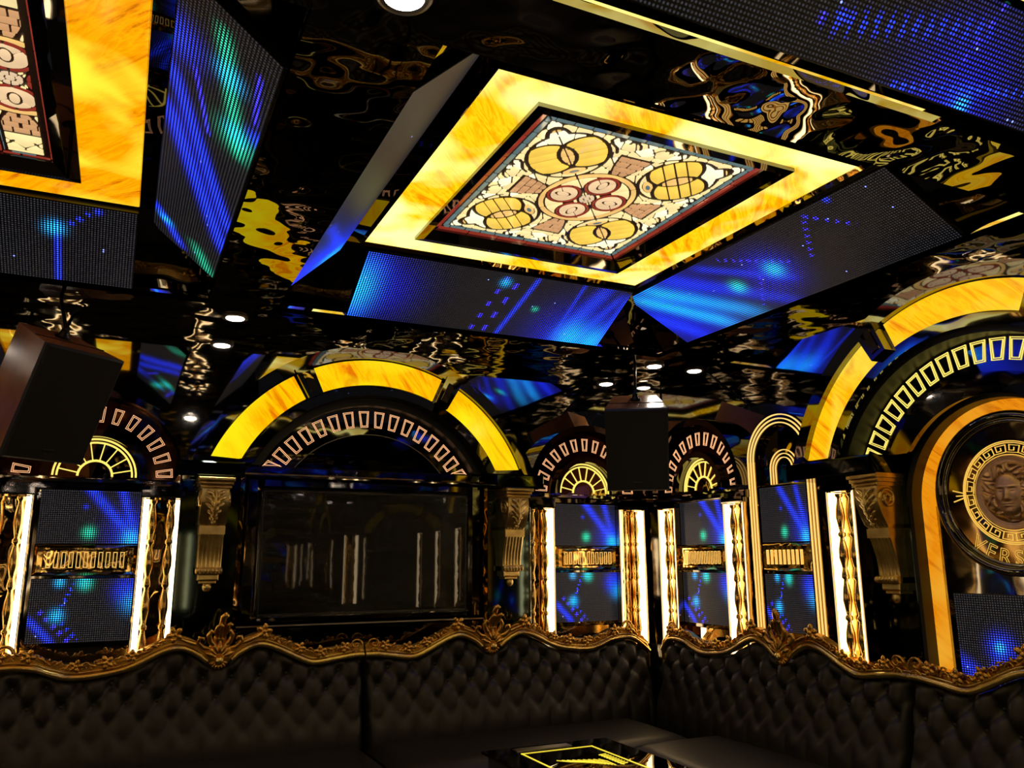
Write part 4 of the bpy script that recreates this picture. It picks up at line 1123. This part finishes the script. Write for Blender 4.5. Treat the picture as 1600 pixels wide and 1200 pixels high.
# ------------------------------------------------------------------ speakers
def speaker(loc, rot, label, bracket_to):
    """local: front at -y, z up, origin at the cabinet's centre"""
    W, H, D = .21, .29, .19
    t = thing('loudspeaker', label, 'speaker', loc, rot=rot, group='black hanging loudspeakers')
    # cabinet tapering to the back
    vs_ = [(-W, -D+.03, -H), (W, -D+.03, -H), (W, -D+.03, H), (-W, -D+.03, H), (-W*.72, D, -H), (W*.72, D, -H), (W*.72, D, H), (-W*.72, D, H)]
    MB().add(vs_, [(0, 1, 2, 3), (5, 4, 7, 6), (1, 5, 6, 2), (4, 0, 3, 7), (3, 2, 6, 7), (4, 5, 1, 0)]).build('cabinet', 'speaker_side', t)
    MB().bev(-W, W, -D-.004, -D+.028, -H, H, .010).build('grille', 'speaker_grille', t)
    MB().bev(-.03, .03, -D-.007, -D-.003, -H+.05, -H+.066, .001).build('badge', 'badge', t)
    MB().box(-W*.9, W*.9, -.03, -.024, H, H+.004).build('seam', 'black_metal', t)
    M4 = Matrix.LocRotScale(Vector(loc), Euler(rot), None); e = M4.inverted() @ Vector(bracket_to)
    b_ = MB(); b_.tube([(0, .05, H), (0, .05, H+.05), tuple(e)], .010, 8); b_.build('hanger_rod', 'black_metal', t)
    b_ = MB(); b_.lathe([(.035, 0), (.04, .008), (.022, .02), (.018, .05)], 0, .05, 12, H); b_.build('bracket', 'black_metal', t)
    return t
def spk_rot(yaw, tilt, roll=0): return (Matrix.Rotation(yaw, 3, 'Z') @ Matrix.Rotation(tilt, 3, 'X') @ Matrix.Rotation(roll, 3, 'Y')).to_euler()
speaker((3.21, 4.74, 2.35), spk_rot(math.radians(-33), math.radians(25)), 'black hanging speaker in the corner between the two fan arches', (3.33, 4.90, SOFFIT))
speaker((-.40, 4.66, 2.38), spk_rot(math.radians(38), math.radians(26)), 'black hanging speaker with reddish brown side at the left edge', (-.40, 4.90, SOFFIT))

# ------------------------------------------------------------------ table
t = thing('coffee_table', 'black glass-topped table with a glowing yellow engraved rectangle', 'table', (2.08, 3.30, FLOOR_Z))
tz = .62-FLOOR_Z
MB().box(-.36, .36, -.70, .70, tz-.012, tz).build('glass_top', 'dark_glass', t)
MB().box(-.34, .34, -.66, .66, tz-.09, tz-.013).build('apron', 'black_gloss', t)
MB().box(-.28, .28, -.58, .58, .0, .05).build('base', 'black_gloss', t)
for sx in (-1, 1):
    for sy in (-1, 1): MB().lathe([(.035, .05), (.045, .09), (.03, .14), (.04, .3), (.03, .42), (.045, tz-.092)], sx*.26, sy*.56, 14).build('leg', 'moulding_gold', t)
def flat(b_, p, q, wd):
    p, q = Vector(p), Vector(q); d = (q-p).normalized(); n_ = Vector((-d.y, d.x))*wd/2; e = d*wd/2
    c = [p-e-n_, q+e-n_, q+e+n_, p-e+n_]; b_.add([(v_.x, v_.y, tz+.0005) for v_ in c]+[(v_.x, v_.y, tz+.002) for v_ in c], [(4, 5, 6, 7), (0, 1, 5, 4), (1, 2, 6, 5), (2, 3, 7, 6), (3, 0, 4, 7)])
rx0, rx1, ry0, ry1 = -.205, .19, -.56, .555
for p, q in (((rx0, ry0), (rx1, ry0)), ((rx1, ry0), (rx1, ry1)), ((rx1, ry1), (rx0, ry1)), ((rx0, ry1), (rx0, ry0))):
    b_ = MB(); flat(b_, p, q, .009); b_.build('engraved_line', 'table_yellow', t)
for k in range(9):       # feathered wing engraving
    b_ = MB(); y0 = .21-.018*k; P = [(-.115+.024*k, .36-.008*k), (-.07+.020*k, .31-.008*k), (.0+.011*k, .265-.012*k)]
    for p, q in zip(P, P[1:]): flat(b_, p, q, .006)
    b_.build('engraved_feather', 'table_yellow', t)
for k in range(9):
    b_ = MB(); y0 = .37-.024*k; flat(b_, (.125, y0), (.160, y0+.006), .008); flat(b_, (.125, y0), (.13, y0-.016), .005); b_.build('engraved_mark', 'table_yellow', t)
MB().box(-.21, .10, .60, .66, tz+.0005, tz+.004).build('metal_plate', 'steel', t)

# ------------------------------------------------------------------ walls behind the camera (seen in reflections)
for k, x in enumerate((2.98, .75, -.9)):
    pilaster((x, FRONT_Y, 0), PI, ['far right', 'middle', 'last'][k]+' glowing baluster pilaster on the wall behind the viewer', PZ0, PZ1)
for k, y in enumerate((1.575, .57, -.12)):
    pilaster(onB(y, 0, .13 if k == 0 else 0), RB, ['first', 'second', 'third'][k]+' glowing baluster pilaster on the right wall beyond the medallion, outside the frame', PZ0, PZ1, W=.18)
for k, y in enumerate((3.9, 3.2, 1.2, .5)):
    pilaster((LEFT_X, y, 0), PI/2, ['first', 'second', 'third', 'fourth'][k]+' glowing baluster pilaster along the left wall', PZ0, PZ1)
